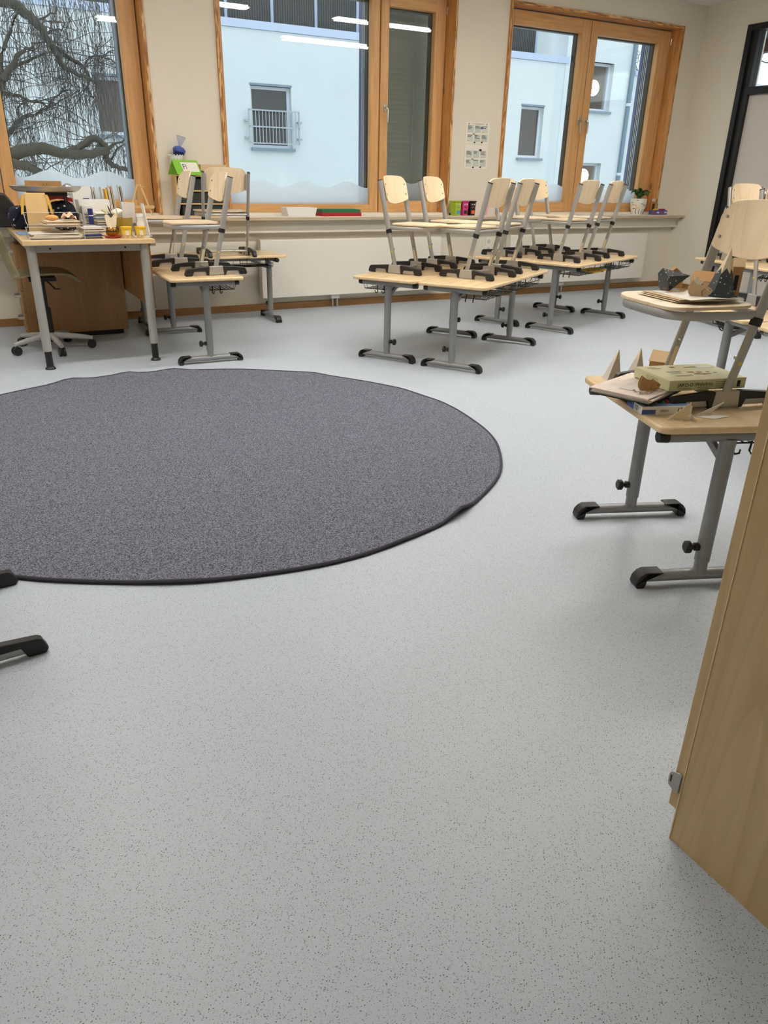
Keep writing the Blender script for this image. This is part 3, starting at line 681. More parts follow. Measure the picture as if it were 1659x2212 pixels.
# swivel chair
sw = thing('swivel_chair', 'olive grey shell swivel chair pushed in at the teacher desk', 'chair', (.475, 6.02, 0))
MB().tube([(0, 0, .06), (0, 0, .30)], .027, 16).build('gas_column', M['black'], sw); MB().tube([(0, 0, .3), (0, 0, .50)], .014, 12).build('piston', M['black'], sw)
for k in range(5):
    a = math.radians(-155+72*k); c_, s_ = math.cos(a), math.sin(a)
    am = MB().tube([(.02*c_, .02*s_, .105), (.18*c_, .18*s_, .09), (.285*c_, .285*s_, .074)], 0, 8, rr=[.024, .02, .015]).build('star_arm', M['greybase'], sw)
    cs = MB(); x, y = .275*c_, .275*s_
    for e in (-.013, .013): cs.tube([(x-s_*(e-.008), y+c_*(e-.008), .031), (x-s_*(e+.008), y+c_*(e+.008), .031)], .031, 16)
    cs.tube([(x, y, .03), (x, y, .07)], .008, 8); cs.build('castor', M['black'], am)
mech = MB(); mech.box(-.09, .09, -.06, .06, .49, .515); mech.tube([(.02, -.05, .50), (.07, -.08, .44), (.1, -.09, .44)], .006, 6); mech.build('tilt_lever', M['black'], sw)
def shell(u, v):
    a = 2*u-1
    if v < .62:
        q = v/.62; x = .25-.44*q; z = .522+.02*math.sin(q*3.14)-.05*max(0, (.25-q)/.25)**2+.02*a*a; wd = .215*(1-.45*max(0, (.18-q)/.18)**2)
    else:
        q = (v-.62)/.38; x = -.19-.05*math.sin(q*1.5)-.03*q; z = .527+.34*q; wd = .215*(1-.35*q*q)*(.62+.38*abs(2*q-1) if q < .5 else .62+.38*min(1, abs(2*q-1)*1.6)); x += .05*a*a
    return (x, a*wd, z+.0)
MB().slab(shell, 12, 34, (-.004, 0, -.008)).build('seat_shell', M['olive'], sw, ang=60)

# ------------------------------------------------------------------ things on the teacher desk
def acrylic_tray(loc, label, w_, d_, h, rz=0):
    t = thing('letter_tray', label, 'tray', loc, rz, 'clear acrylic letter trays'); k = .0025
    MB().box(0, w_, 0, d_, 0, k).build('tray_floor', M['clear'], t); MB().box(0, w_, d_-k, d_, k, h).build('tray_wall', M['clear'], t); MB().box(w_-k, w_, 0, d_-k, k, h).build('tray_wall', M['clear'], t)
    MB().prism([(0, k), (d_-k, k), (d_-k, h), (d_*.72, h), (d_*.3, .022), (0, .018)], 0, k, 'x').build('tray_wall', M['clear'], t); MB().box(k, w_-k, 0, k, k, .016).build('tray_lip', M['clear'], t)
    e_ = MB(); e_.tube([(0, 0, .018), (0, d_*.3, .022), (0, d_*.72, h), (0, d_, h), (w_, d_, h), (w_, 0, h), (w_, 0, .0015)], .0014, 5); e_.tube([(0, 0, .0015), (w_, 0, .0015)], .0014, 5); e_.tube([(0, 0, .016), (w_, 0, .016)], .001, 5); e_.tube([(0, 0, 0), (0, 0, .018)], .0014, 5); e_.build('tray_edge', M['acryledge'], t)
    return t
acrylic_tray((.392, 5.36, TZ), 'lower clear acrylic letter tray holding flat papers', .325, .25, .062)
acrylic_tray((.392, 5.365, TZ+.075), 'upper clear acrylic letter tray with bread and crumpled paper', .325, .25, .075)
def sheets(name, label, cat, loc, w_, d_, n_, mat, rz=0, th=.004, jit=.01, group=None):
    t = thing(name, label, cat, loc, rz, group)
    for k in range(n_):
        a = rnd.uniform(-.06, .06); ox, oy = rnd.uniform(-jit, jit), rnd.uniform(-jit, jit); am = rnd.uniform(.0, .002)
        mb = MB(); mb.M = Matrix.Translation((ox, oy, k*th)) @ Matrix.Rotation(a, 4, 'Z')
        mb.slab(lambda u, v: ((u-.5)*w_, (v-.5)*d_, th*.85+am*math.sin(u*5+k)*v), 4, 3, (0, 0, -th*.8)).build('sheet', mat[k % len(mat)], t)
    return t
sheets('paper_stack', 'flat papers lying in the lower clear letter tray', 'papers', (.555, 5.49, TZ+.003), .29, .20, 7, [M['paper'], M['cream'], M['paper']], 0, .005)
sheets('crumpled_papers', 'crumpled peach papers in the upper clear letter tray', 'papers', (.60, 5.49, TZ+.078), .20, .17, 5, [M['peach'], M['cream'], M['kraftl']], .1, .006, .02)
tag(MB().ball((0, 0, 0), .02, 14, 8, (2.0, 1.1, .9)).build('wrapped_roll', M['bread'], loc=(.545, 5.44, TZ+.127)), 'orange wrapped bread roll in the upper clear tray', 'bread')
cp = MB(); cp.slab(lambda u, v: ((u-.5)*.09, (v-.5)*.09, .03*math.sin(u*3.1)*(.5+.5*math.sin(v*7))+.012*math.sin(u*11+v*5)), 8, 8, (0, 0, -.001))
tag(cp.build('crumpled_sheet', M['peach'], loc=(.645, 5.45, TZ+.125)), 'peaked crumpled peach sheet beside the bread roll', 'paper')
bgp = thing('paper_bag', 'upright tan paper bag with an ochre ribbon handle in the trays', 'bag', (.487, 5.68, TZ), -.1)
bm = MB(); bm.slab(lambda u, v: ((u-.5)*(.135-.012*v), -.03+.004*math.sin(u*6), .265*v), 6, 8, (0, .055, 0)); bm.build('bag_body', M['papbag'], bgp, .003)
for s in (-1, 1): MB().slab(lambda u, v: (s*(.055+.035*v**.7)+(u-.5)*.016, -.034-.01*v, .25-.11*v*v+.01*math.sin(v*6)), 2, 10, (0, -.0012, 0)).build('ribbon_handle', M['ribbon'], bgp)
# polka dot bags, printer, tray on a stand
def soft(name, label, cat, loc, sx_, sy_, sz, mat, seed, rz=0):
    r = random.Random(seed); ph = [r.uniform(0, 6) for _ in range(6)]
    t = thing(name, label, cat, loc, rz); n, m = 24, 14; vs_ = []; fs = []
    for j in range(m+1):
        th_ = math.pi*j/m
        for i in range(n):
            a = 2*math.pi*i/n; rr = 1+.07*math.sin(3*a+ph[0])*math.sin(th_)+.05*math.sin(5*a+ph[1]+3*th_)+.04*math.sin(4*th_+ph[2]+2*a)
            z = -math.cos(th_); q = max(1e-3, math.sin(th_))**.55
            vs_.append((sx_*rr*q*math.cos(a), sy_*rr*q*math.sin(a), sz*max(0, .5+.5*z*(1 if z < 0 else rr))))
    for j in range(m):
        for i in range(n): l = (i+1) % n; fs.append((j*n+i, j*n+l, (j+1)*n+l, (j+1)*n+i))
    MB().add(vs_, fs).build('cloth_body', mat, t, ang=80)
    MB().tube([(-sx_*.7, -sy_*.9, sz*.3), (-sx_*.3, -sy_*1.1, sz*.75), (sx_*.1, -sy_*1.05, sz*.8), (sx_*.5, -sy_*1.05, sz*.35)], .006, 6).build('strap', M['navycloth'], t)
    return t
soft('polka_dot_bag', 'navy cloth bag with white dots left of the paper bag', 'bag', (.445, 6.42, TZ), .105, .11, .155, M['dotbag'], 3, 0)
soft('polka_dot_bag', 'navy cloth bag with white dots under the round metal tray', 'bag', (.71, 6.28, TZ), .095, .11, .195, M['dotbag'], 5)
tag(MB().slab(lambda u, v: ((u-.5)*.16, (v-.5)*.16, .012*math.sin(u*4)), 6, 4, (0, 0, -.025)).build('red_cloth', M['red'], loc=(.70, 6.28, TZ+.226)), 'folded red cloth on the dotted bag under the tray', 'cloth')
tag(MB().slab(lambda u, v: ((u-.5)*.15, (v-.5)*.15, .006*math.sin(u*5+v)), 6, 4, (0, 0, -.012)).build('white_cloth', M['paper'], loc=(.70, 6.28, TZ+.2545)), 'folded white cloth on top of the red cloth', 'cloth')
pr_ = thing('printer', 'black printer at the far left end of the teacher desk', 'printer', (.14, 6.60, TZ))
MB().prism([(0, 0), (.27, 0), (.275, .16), (.225, .235), (-.0, .24), (-.0, 0)], 0, .26, 'y').build('printer_body', M['printer'], pr_, .012, 3)
MB().box(.09, .17, -.003, 0, .175, .215).build('control_panel', M['white'], pr_); MB().tube([(.19, 0, .13), (.19, -.006, .13)], .035, 18).build('round_cover', M['black'], pr_)
st = thing('plate_stand', 'black metal stand carrying the round tray', 'stand', (.60, 6.07, TZ))
for x in (-.125, .125):
    for y in (-.06, .06): MB().tube([(x*1.0+(.03 if x > 0 else -.03), y, 0), (x, y, .16), (x*.9, y, .252)], .006, 6).build('stand_leg', M['blackm'], st)
MB().box(-.125, .125, -.07, .07, .235, .262).build('stand_plate', M['black'], st, .004)
tr = MB(); tr.lathe([(.19, 0), (.215, .012), (.232, .032), (.236, .036), (.232, .0375), (.21, .017), (.186, .005), (.0005, .004)], 48)
tag(tr.build('round_tray', M['brushed'], loc=(.60, 6.07, TZ+.264)), 'round metal tray on the black stand before the left window', 'tray')
bx_ = thing('cardboard_box', 'flat kraft cardboard box with upside-down print on the round tray', 'box', (.585, 6.04, TZ+.27), -.06)
MB().box(-.115, .115, -.008, .11, 0, .062).build('box_body', M['kraftd'], bx_, .002)
strokes(.03, .011, M['ink'], bx_, (.008, -.0086, .040), (0, 0, 0), 1); strokes(.06, .011, M['ink'], bx_, (.006, -.0086, .026), (0, 0, 0), 2); MB().box(-.08, .09, -.0086, -.0081, .054, .056).build('printed_line', M['inkl'], bx_)
fl = MB(); fl.slab(lambda u, v: (-.118-.03*v, (u-.5)*.1+.05, .065*v), 2, 3, (-.002, 0, 0)); fl.build('open_flap', M['kraftl'], bx_)
tag(MB().ball((0, 0, 0), .03, 10, 6, (1.1, 1, .8)).ball((.02, 0, -.012), .026, 10, 6, (1.2, 1, .5)).build('tinsel_bundle', M['silver'], loc=(.745, 6.1, TZ+.295)), 'crumpled silver foil bundle at the right of the round tray', 'foil')
# file boxes, letters, stacks
wb = thing('file_box', 'white angled magazine file left of the letters', 'box', (.83, 6.55, TZ)); MB().prism([(0, 0), (.13, 0), (.13, .295), (.0, .27)], 0, .22, 'y').build('box_shell', M['white'], wb, .002); MB().box(.07, .115, -.0012, 0, .165, .21).build('blue_logo', M['navy'], wb)
w2_ = thing('drawer_box', 'low white desk organiser box with a stepped front', 'box', (.83, 6.32, TZ)); MB().box(0, .225, 0, .17, 0, .205).build('box_shell', M['white'], w2_, .003); MB().box(.01, .10, -.06, -.002, 0, .165).build('front_step', M['white'], w2_, .003); MB().box(.055, .105, -.115, -.062, 0, .13).build('front_step', M['white'], w2_, .003)
for i, (x, wd, mats) in enumerate([(.985, .02, ('paper', 'panel')), (1.065, .05, ('paper', 'yellow')), (1.16, .025, ('paper', 'kraftl')), (1.235, .025, ('paper', 'greycab'))]):
    nm = ('thin white letter holder nearest the white file box', 'white letter holder with a yellow sheet inside', 'white letter holder with a tan strip, third from left', 'white letter holder with grey cards next to the easel')[i]
    y_ = 6.60 if i < 2 else 6.62
    t = thing('letter_holder', nm, 'letter holder', (x, y_, TZ if x < 1.13 else TZ), -.05 if i != 1 else 0)
    if x > 1.1: t.location = (x+.02, 7.0, SZ); t.scale = (1, 1, .85)
    MB().slab(lambda u, v: (-wd/2-.03*(1-v)*0+.02*(1-v), (u-.5)*.10, .29*v), 2, 3, (.004, 0, 0)).build('holder_side', M[mats[0]], t)
    MB().slab(lambda u, v: (wd/2+.02*(1-v), (u-.5)*.10, .285*v), 2, 3, (.004, 0, 0)).build('holder_side', M[mats[0]], t)
    MB().slab(lambda u, v: (.02*(1-v)+.002, (u-.5)*.095, .275*v), 2, 3, (.003+wd*.2, 0, 0)).build('inserted_sheet', M[mats[1]], t)
    MB().box(-wd/2+.02, wd/2+.024, -.05, .05, 0, .004).build('holder_base', M[mats[0]], t)
es = thing('mini_easel', 'small pale wooden table easel at the right of the left window', 'easel', (1.415, 6.985, SZ), -.35)
for s in (-1, 1): MB().tube([(s*.10, -.03, 0), (s*.012, .012, .255)], 0, 4, ov=(.009, .008), side=(1, 0, 0)).build('easel_leg', M['papbag'], es)
MB().tube([(0, .09, 0), (0, .014, .25)], 0, 4, ov=(.008, .007), side=(1, 0, 0)).build('rear_leg', M['papbag'], es); MB().box(-.115, .115, -.04, -.018, .068, .092).build('easel_shelf', M['papbag'], es, .002); MB().tube([(.012, .0, .235), (.05, -.003, .235)], .005, 8).build('pivot_dowel', M['papbag'], es)
sheets('paper_pile', 'pile of white papers beside the clear trays', 'papers', (.80, 5.72, TZ), .14, .20, 9, [M['paper'], M['paper'], M['white']], .1, .0065, .012)
sheets('magazine_pile', 'tall pile of blue and white magazines behind the gold pot', 'magazines', (.93, 5.98, TZ), .15, .21, 16, [M['paper'], M['bluepaper'], M['paper'], M['greycab'], M['paper']], .2, .0085, .012)
st_ = thing('stapler', 'navy stapler lying before the white papers', 'stapler', (.775, 5.43, TZ), .02); MB().box(-.06, .06, -.015, .015, 0, .008).build('stapler_base', M['black'], st_, .003); MB().prism([(-.06, .012), (.055, .012), (.06, .02), (.052, .03), (-.05, .026)], -.013, .013, 'y').build('stapler_arm', M['navy'], st_, .004)
gs = thing('glue_stick', 'dark blue glue stick standing by the magazines', 'glue stick', (.835, 5.82, TZ+.065)); MB().lathe([(.017, 0), (.017, .06), (.0172, .062), (.0172, .098), (.014, .1)], 18).build('barrel', M['navy'], gs); MB().lathe([(.0175, .052), (.0175, .058)], 18).build('ring', M['white'], gs)
rd = thing('red_dish', 'shallow red saucer under the amber glass vase', 'saucer', (.905, 5.46, TZ)); MB().lathe([(.03, 0), (.05, .004), (.055, .012), (.05, .012), (.03, .006), (.001, .006)], 28).build('saucer', M['red'], rd)
av = thing('amber_vase', 'round amber glass vase on the red saucer', 'vase', (.905, 5.46, TZ+.007)); MB().lathe([(.024, 0), (.04, .012), (.044, .03), (.038, .048), (.029, .06), (.026, .06), (.034, .047), (.04, .03), (.036, .014), (.001, .005)], 28).build('vase_glass', M['amber'], av)
tf = MB(); tf.slab(lambda u, v: ((u-.5)*(.05+.03*v), (.5-abs(u-.5))*.02, .085*v+.012*math.sin(u*9)*v), 8, 5, (0, .004, 0))
tag(tf.build('tissue', M['cream'], loc=(.905, 5.455, TZ+.05)), 'cream tissue tucked into the amber vase', 'tissue')
gp = thing('gold_pot', 'tapered translucent gold pot full of pens and cards', 'pot', (1.005, 5.565, TZ)); MB().lathe([(.042, 0), (.058, .12), (.054, .12), (.039, .004), (.001, .004)], 32).build('pot_wall', M['goldpot'], gp)
tag(MB().slab(lambda u, v: ((u-.5)*.085, .004*math.sin(u*3), .13*v), 4, 4, (0, .003, 0)).build('grey_card', M['panel'], loc=(1.045, 5.58, TZ+.085), rot=(0, .03, .05)), 'pale grey card sticking out of the gold pot', 'card')
for i, (dx, dy, tx, ty, h, mt, lb) in enumerate([(-.03, 0, -.32, .05, .19, 'ink', 'black pen leaning left in the gold pot'), (-.012, .02, -.15, .1, .17, 'kraftl', 'wooden pencil leaning left in the gold pot'), (-.025, -.02, -.45, 0, .16, 'black', 'second black pen leaning far left in the gold pot')]):
    p = MB(); p.tube([(0, 0, 0), (0, 0, h-.015), (0, 0, h)], 0, 8, rr=[.004, .004, .001]); tag(p.build('pen', M[mt], loc=(1.0+dx, 5.565+dy, TZ+.015), rot=(ty, tx, 0)), lb, 'pen')
bk = thing('open_booklet', 'open booklet leaning behind the gold pot', 'booklet', (.985, 5.78, TZ+.135), .1)
for s in (0, 1): MB().slab(lambda u, v: ((u if s else -u)*.07, (v-.5)*.12, .02*math.sin(u*2.6)+.012*v), 6, 3, (0, 0, -.008)).build('booklet_half', M['paper'] if s else M['boxgreen'], bk)
for x, lb in ((.985, 'yellow lidded snack cup before the gold pot'), (1.075, 'yellow lidded snack cup at the right corner of the teacher desk')):
    c = thing('snack_cup', lb, 'cup', (x, 5.40, TZ), 0, 'yellow snack cups'); MB().lathe([(.026, 0), (.0295, .028)], 26).build('cup_lower', M['grain'], c); MB().lathe([(.0295, .0281), (.033, .06)], 26).build('cup_band', M['yellowl'], c); MB().lathe([(.036, .060), (.037, .063), (.037, .071), (.034, .074), (.001, .074)], 26).build('lid', M['yellow'], c)
    MB().box(-.012, .010, -.0335, -.031, .022, .05).build('print_patch', M['cream'], c)
jr = thing('glass_jar', 'clear jar with a grey label behind the right snack cup', 'jar', (1.115, 5.62, TZ)); MB().lathe([(.034, 0), (.036, .01), (.036, .11), (.03, .12)], 24).build('jar_body', M['panel'], jr); MB().lathe([(.033, .12), (.033, .14), (.001, .14)], 24).build('lid', M['white'], jr); MB().tube([(0, -.0355, .075), (0, -.0375, .075)], .024, 20).build('round_label', M['paper'], jr)
ws = thing('sign_holder', 'slim white L shaped sign holder at the desk corner', 'sign holder', (1.115, 5.475, TZ)); MB().slab(lambda u, v: (.035-.025*v, (u-.5)*.08+.045, .21*v), 2, 6, (.006, 0, 0)).build('upright_sheet', M['white'], ws); MB().slab(lambda u, v: (-.06+.115*u, .005+.09*v, .004+.006*max(0, u-.8)), 6, 2, (0, 0, -.003)).build('foot_sheet', M['white'], ws)
tag(MB().slab(lambda u, v: ((u-.5)*.12, (v-.5)*.3, .004+.002*math.sin(v*5)), 3, 4, (0, 0, -.004)).build('blue_folder', M['bluepaper'], loc=(.42, 5.95, TZ+.001)), 'flat blue folder on the left edge of the teacher desk', 'folder')

# ------------------------------------------------------------------ wall and sill things
sc_ = thing('shelf_box', 'wooden shelf box with three dark compartments behind the pupil chairs', 'shelf', (1.72, 6.955, SZ))
MB().box(0, .012, 0, .13, 0, .335).build('side_board', M['papbag'], sc_); MB().box(.44, .452, 0, .13, 0, .335).build('side_board', M['papbag'], sc_); MB().box(.012, .44, .122, .13, 0, .335).build('back_board', M['ink'], sc_)
for z in (.0, .10, .205, .323): MB().box(.012, .44, 0, .121, z, z+.010).build('shelf_board', M['papbag'], sc_)
for z in (.0102, .1102, .2152): MB().box(.05, .435, .02, .119, z, z+.088).build('dark_drawer', M['curtain'], sc_)
tag(MB().box(0, .23, 0, .09, 0, .085).build('kraft_parcel', M['kraftl'], None, .003, loc=(1.95, 6.97, SZ+.336)), 'flat kraft parcel on the shelf box', 'parcel')
gc = thing('tent_card', 'bright green folded tent card reading Fl on the shelf box', 'card', (1.80, 6.915, SZ+.336), .38); gc.scale = (1.15, 1.15, 1.2)
MB().prism([(-.06, 0), (0, .095), (.06, 0), (.056, 0), (0, .088), (-.056, 0)], -.11, .11, 'x').build('card_fold', M['limecard'], gc)
gp2 = MB().box(-.07, .075, -.0008, 0, -.035, .035).build('paper_label', M['paper'], gc, loc=(.02, -.0325, .05)); gp2.rotation_euler = (-.56, 0, 0)
text('Fl', .055, M['ink'], 'lettering', gc, (-.025, -.0345, .05), (math.pi/2-.56, 0, 0)); strokes(.07, .022, M['inkl'], gc, (.045, -.0365, .045), (-.56, 0, 0), 6)
lp = thing('lace_pot', 'white lace-edged metal pot on the wall between the windows', 'pot', (1.765, 7.036, 1.21)); MB().lathe([(.042, 0), (.058, .075), (.06, .08), (.062, .135), (.058, .135), (.055, .08), (.04, .004), (.001, .004)], 30).build('pot_wall', M['white'], lp)
for k in range(15):
    a = 2*math.pi*k/15; MB().tube([(.0625*math.cos(a), .0625*math.sin(a), .11), (.0640*math.cos(a), .0640*math.sin(a), .11)], .006, 8).build('lace_hole', M['panel'], lp)
    MB().ball((.06*math.cos(a), .06*math.sin(a), .136), .0095, 8, 5, (1, 1, .8)).build('lace_scallop', M['white'], lp)
gf = thing('wrapped_gift_cup', 'blue paper cup wrapped in clear foil leaning in the lace pot', 'gift', (1.765, 7.03, 1.275), 0); gf.rotation_euler = (0, .25, 0); gf.scale = (1.2, 1.2, 1.25)
MB().lathe([(.026, 0), (.04, .08), (.042, .082), (.042, .09), (.001, .09)], 22).build('cup', M['navy'], gf); MB().lathe([(.043, .083), (.045, .098), (.03, .112), (.01, .118)], 22).build('foil_top', M['bluecup'], gf)
MB().lathe([(.008, .118), (.012, .13), (.03, .165), (.034, .18)], 14).build('foil_tuft', M['bluefoil'], gf)
# poster of two sheets
for z0, z1, lb in ((1.545, 1.742, 'upper illustrated wall sheet with a headline between the windows'), (1.312, 1.538, 'lower illustrated wall sheet between the windows')):
    p = thing('wall_sheet', lb, 'poster', (4.90, 7.096, z0), 0, 'illustrated wall sheets'); H_ = z1-z0
    MB().box(-.145, .145, 0, .003, 0, H_).build('sheet', M['paper'], p)
    off = .0 if z0 < 1.5 else .0
    for r in range(2):
        for c in range(3):
            x0 = -.125+c*.088; zz = .02+r*.082
            MB().box(x0, x0+.076, -.0006, 0, zz, zz+.068).build('picture_panel', M['sage'] if (r+c) % 3 else M['sagel'], p)
            for q in range(rnd.choice((1, 2, 3))): MB().box(x0+.004, x0+.004+rnd.uniform(.03, .064), -.0011, -.0007, zz+.055-.012*q, zz+.060-.012*q).build('caption_line', M['ink'], p)
            MB().box(x0+.004, x0+.03, -.0011, -.0007, zz+.003, zz+.006).build('caption_line', M['orange'], p)
    for x, z, mt, s_ in ((-.045, .09, 'multi', .014), (.05, H_-.05, 'bluecup' if z0 > 1.5 else 'ink', .016), (-.03, .012, 'ink', .01), (.06, .015, 'ink', .01)):
        MB().ball((x, -.0005, z), s_, 8, 5, (1.2, .06, .7)).build('printed_figure', M[mt], p)
    if z0 > 1.5:
        strokes(.15, .008, M['inkl'], p, (0, -.001, H_-.014), (0, 0, 0), 3)
        for s in (-1, 1): MB().prism([(s*.11-.009, H_-.016), (s*.11, H_-.007), (s*.11+.009, H_-.016), (s*.11, H_-.025)], -.001, 0, 'y').build('diamond_mark', M['inkl'], p)
# white tub, stacked trays
tb = MB(); tb.slab(lambda u, v: ((u-.5)*.29, (v-.5)*.13, .0), 1, 1, (0, 0, .004))
t = thing('white_tub', 'rectangular white plastic tub on the sill under the middle window', 'tub', (2.885, 7.05, SZ)); k = .004
MB().prism([(-.135, 0), (.135, 0), (.155, .075), (.150, .075), (.131, .005), (-.131, .005), (-.150, .075), (-.155, .075)], -.075, .075, 'y').build('tub_shell', M['white'], t)
for s in (-1, 1): MB().prism([(-.131, .005), (.131, .005), (.15, .075), (-.15, .075)], s*.075-.002, s*.075+.002, 'y').build('tub_end', M['white'], t)
def opentray(label, loc, mat, w_, d_, h):
    t = thing('craft_tray', label, 'tray', loc, 0, 'stacked craft trays'); k = .006
    MB().box(-w_/2, w_/2, -d_/2, d_/2, 0, k).build('tray_floor', mat, t)
    for s in (-1, 1):
        MB().box(-w_/2, w_/2, s*d_/2-k*(s > 0), s*d_/2+k*(s < 0), k, h).build('tray_wall', mat, t, .001); MB().box(s*w_/2-k*(s > 0), s*w_/2+k*(s < 0), -d_/2+k, d_/2-k, k, h).build('tray_wall', mat, t, .001)
opentray('red plastic tray at the bottom of the stack on the sill', (3.28, 7.02, SZ), M['red'], .42, .17, .034)
opentray('green plastic tray stacked on the red one', (3.28, 7.02, SZ+.0345), M['green'], .405, .16, .026)
# three little bins with faces
for x, mt, lab, eye, lb in ((4.63, 'lime', 'blue', 'smile', 'lime green toy bin with a smiling face on the sill'), (4.722, 'pink', 'socket', 'open', 'pink toy bin with a laughing face between the other two'), (4.814, 'black', 'orange', 'frown', 'black toy bin with a frowning face and orange label')):
    t = thing('toy_bin', lb, 'toy bin', (x, 7.02, SZ), .12, 'small toy bins with faces')
    MB().prism([(-.03, 0), (.03, 0), (.038, .13), (-.038, .13)], -.048, .048, 'y').build('bin_body', M[mt], t, .004); MB().box(-.043, .043, -.055, .055, .13, .142).build('lid', M[mt], t, .004)
    MB().box(-.02, .022, -.0505, -.0482, .016, .05).build('square_label', M[lab], t)
    for s in (-1, 1): MB().tube([(s*.014, -.048, .108), (s*.014, -.0515, .108)], .0075, 10).build('eye', M['white'], t); MB().tube([(s*.014, -.0513, .106), (s*.014, -.0523, .106)], .0035, 8).build('pupil', M['ink'], t)
    d_ = 1 if eye != 'frown' else -1
    MB().tube([(-.016, -.05, .08+.006*d_*(1)), (-.008, -.05, .08-.003*d_), (.0, -.05, .08-.006*d_), (.008, -.05, .08-.003*d_), (.016, -.05, .08+.006*d_)], .0022, 6).build('mouth', M['blue'] if eye == 'smile' else (M['ink'] if eye == 'open' else M['orange']), t)
    MB().tube([(-.034, .045, .012), (.034, .045, .012)], .012, 10).build('wheel_axle', M['black'], t)
tag(MB().slab(lambda u, v: (.03*v, (u-.5)*.12, .19*v), 2, 3, (.008, 0, 0)).build('pink_booklet', M['pinkpaper'], loc=(5.02, 7.06, SZ)), 'pale pink booklet leaning at the left of the right window', 'booklet')
# potted plant
pl = thing('potted_plant', 'leafy green plant in a white pot painted with fish', 'plant', (7.27, 7.055, SZ))
pot = MB().lathe([(.062, 0), (.07, .02), (.086, .08), (.095, .14), (.098, .175), (.092, .178), (.088, .14), (.08, .08), (.001, .075)], 32).build('pot', M['pot'], pl)
MB().lathe([(.088, .15), (.001, .155)], 24).build('soil', M['soil'], pl)
fr_ = random.Random(4)
def pot_r(z):
    P_ = [(0, .062), (.02, .07), (.08, .086), (.14, .095), (.175, .098)]
    for (z0, r0), (z1, r1) in zip(P_, P_[1:]):
        if z <= z1: return r0+(r1-r0)*(z-z0)/(z1-z0)
    return .098
for k in range(24):
    a = math.radians(fr_.uniform(-190, 0)); z = fr_.uniform(.06, .165); r_ = pot_r(z)+.0006
    cx, cy = r_*math.cos(a), r_*math.sin(a); tx, ty = -math.sin(a), math.cos(a); s = fr_.choice((-1, 1)); L_ = .011
    def PT(u, v): return (cx+tx*u*s+.0012*math.cos(a), cy+ty*u*s+.0012*math.sin(a), z+v)
    pts = [PT(-L_, 0), PT(-.4*L_, .006), PT(.3*L_, .004), PT(.7*L_, 0), PT(1.3*L_, .005), PT(1.3*L_, -.005), PT(.7*L_, 0), PT(.3*L_, -.004), PT(-.4*L_, -.006)]
    MB().add(pts, [tuple(range(9))]).build('painted_fish', M[fr_.choice(('yellowl', 'ink', 'inkl', 'yellow', 'orange'))], pot)
for k in range(5):
    a = math.radians(-150+k*28); pts = [((pot_r(.008+.009*q)+.001)*math.cos(a+.06*math.sin(q*1.6)), (pot_r(.008+.009*q)+.001)*math.sin(a+.06*math.sin(q*1.6)), .008+.009*q) for q in range(7)]
    MB().tube(pts, .003, 5).build('painted_weed', M['ink'], pot)
lf = MB(); lf.slab(lambda u, v: ((u-.5)*.055*math.sin(math.pi*min(.999, max(.02, v**.8)))+0*u, .12*v, .03*math.sin(v*2.2)-.05*v*v+.012*abs(2*u-1)), 4, 8, (0, 0, -.0012)); lfm = lf.mesh('leaf', 60)
lp_ = random.Random(9)
for k in range(17):
    a = lp_.uniform(0, 2*math.pi); e = lp_.uniform(-.2, 1.1); s_ = lp_.uniform(.7, 1.15); h = lp_.uniform(.17, .25)
    o = place('leaf', lfm, M['leaf'], pl, loc=(.03*math.cos(a), .03*math.sin(a), h)); o.rotation_euler = (e, lp_.uniform(-.3, .3), a-math.pi/2); o.scale = (s_, s_, s_)
    MB().tube([(.01*math.cos(a), .01*math.sin(a), .15), (.03*math.cos(a), .03*math.sin(a), h)], .003, 5).build('stem', M['leaf'], pl)
for x, lb, tops in ((7.50, 'blue crayon box with a yellow top on the sill end', ('yellow',)), (7.625, 'blue crayon box with red crayons in the sill corner', ('red', 'pink'))):
    t = thing('crayon_box', lb, 'box', (x, 7.00, SZ), -.1, 'crayon boxes on the sill'); MB().box(-.055, .055, -.035, .035, 0, .05).build('box_body', M['crayon'], t, .002); MB().box(-.045, -.02, -.0362, -.0352, .01, .035).build('printed_mark', M['redpaper'], t); MB().box(.01, .045, -.0362, -.0352, .02, .032).build('printed_mark', M['white'], t)
    for j, c in enumerate(tops): MB().tube([(-.04, -.02+.03*j, .058), (.035, -.01+.03*j, .058)], .0085, 8).build('crayon', M[c], t)
so = thing('wall_socket', 'dark brown wall plate with a small caption above the sill', 'socket', (7.60, 7.094, .955)); MB().box(-.045, .045, 0, .006, -.05, .03).build('plate', M['socket'], so, .002); strokes(.10, .011, M['ink'], so, (.0, -.0006, .068), (0, 0, 0), 4); MB().box(-.06, .06, 0, .003, .055, .08).build('caption_strip', M['paper'], so)
so2 = thing('wall_outlet', 'white double outlet on the wall between the radiators', 'socket', (5.14, 7.09, .55)); MB().box(-.04, .04, 0, .01, -.08, .08).build('plate', M['white'], so2, .003)
for z in (-.038, .038): MB().tube([(0, -.001, z), (0, .004, z)], .024, 18).build('outlet_ring', M['panel'], so2)
gcb = thing('low_cabinet', 'low light grey cabinet with a maple top by the right wall', 'cabinet', (7.50, 3.35, 0)); MB().box(0, .44, 0, 1.0, .06, .40).build('body', M['greycab'], gcb, .002); MB().box(-.01, .44, -.01, 1.01, .401, .425).build('top', M['maple'], gcb, .002); MB().box(.03, .44, .02, .98, 0, .06).build('plinth', M['black'], gcb)
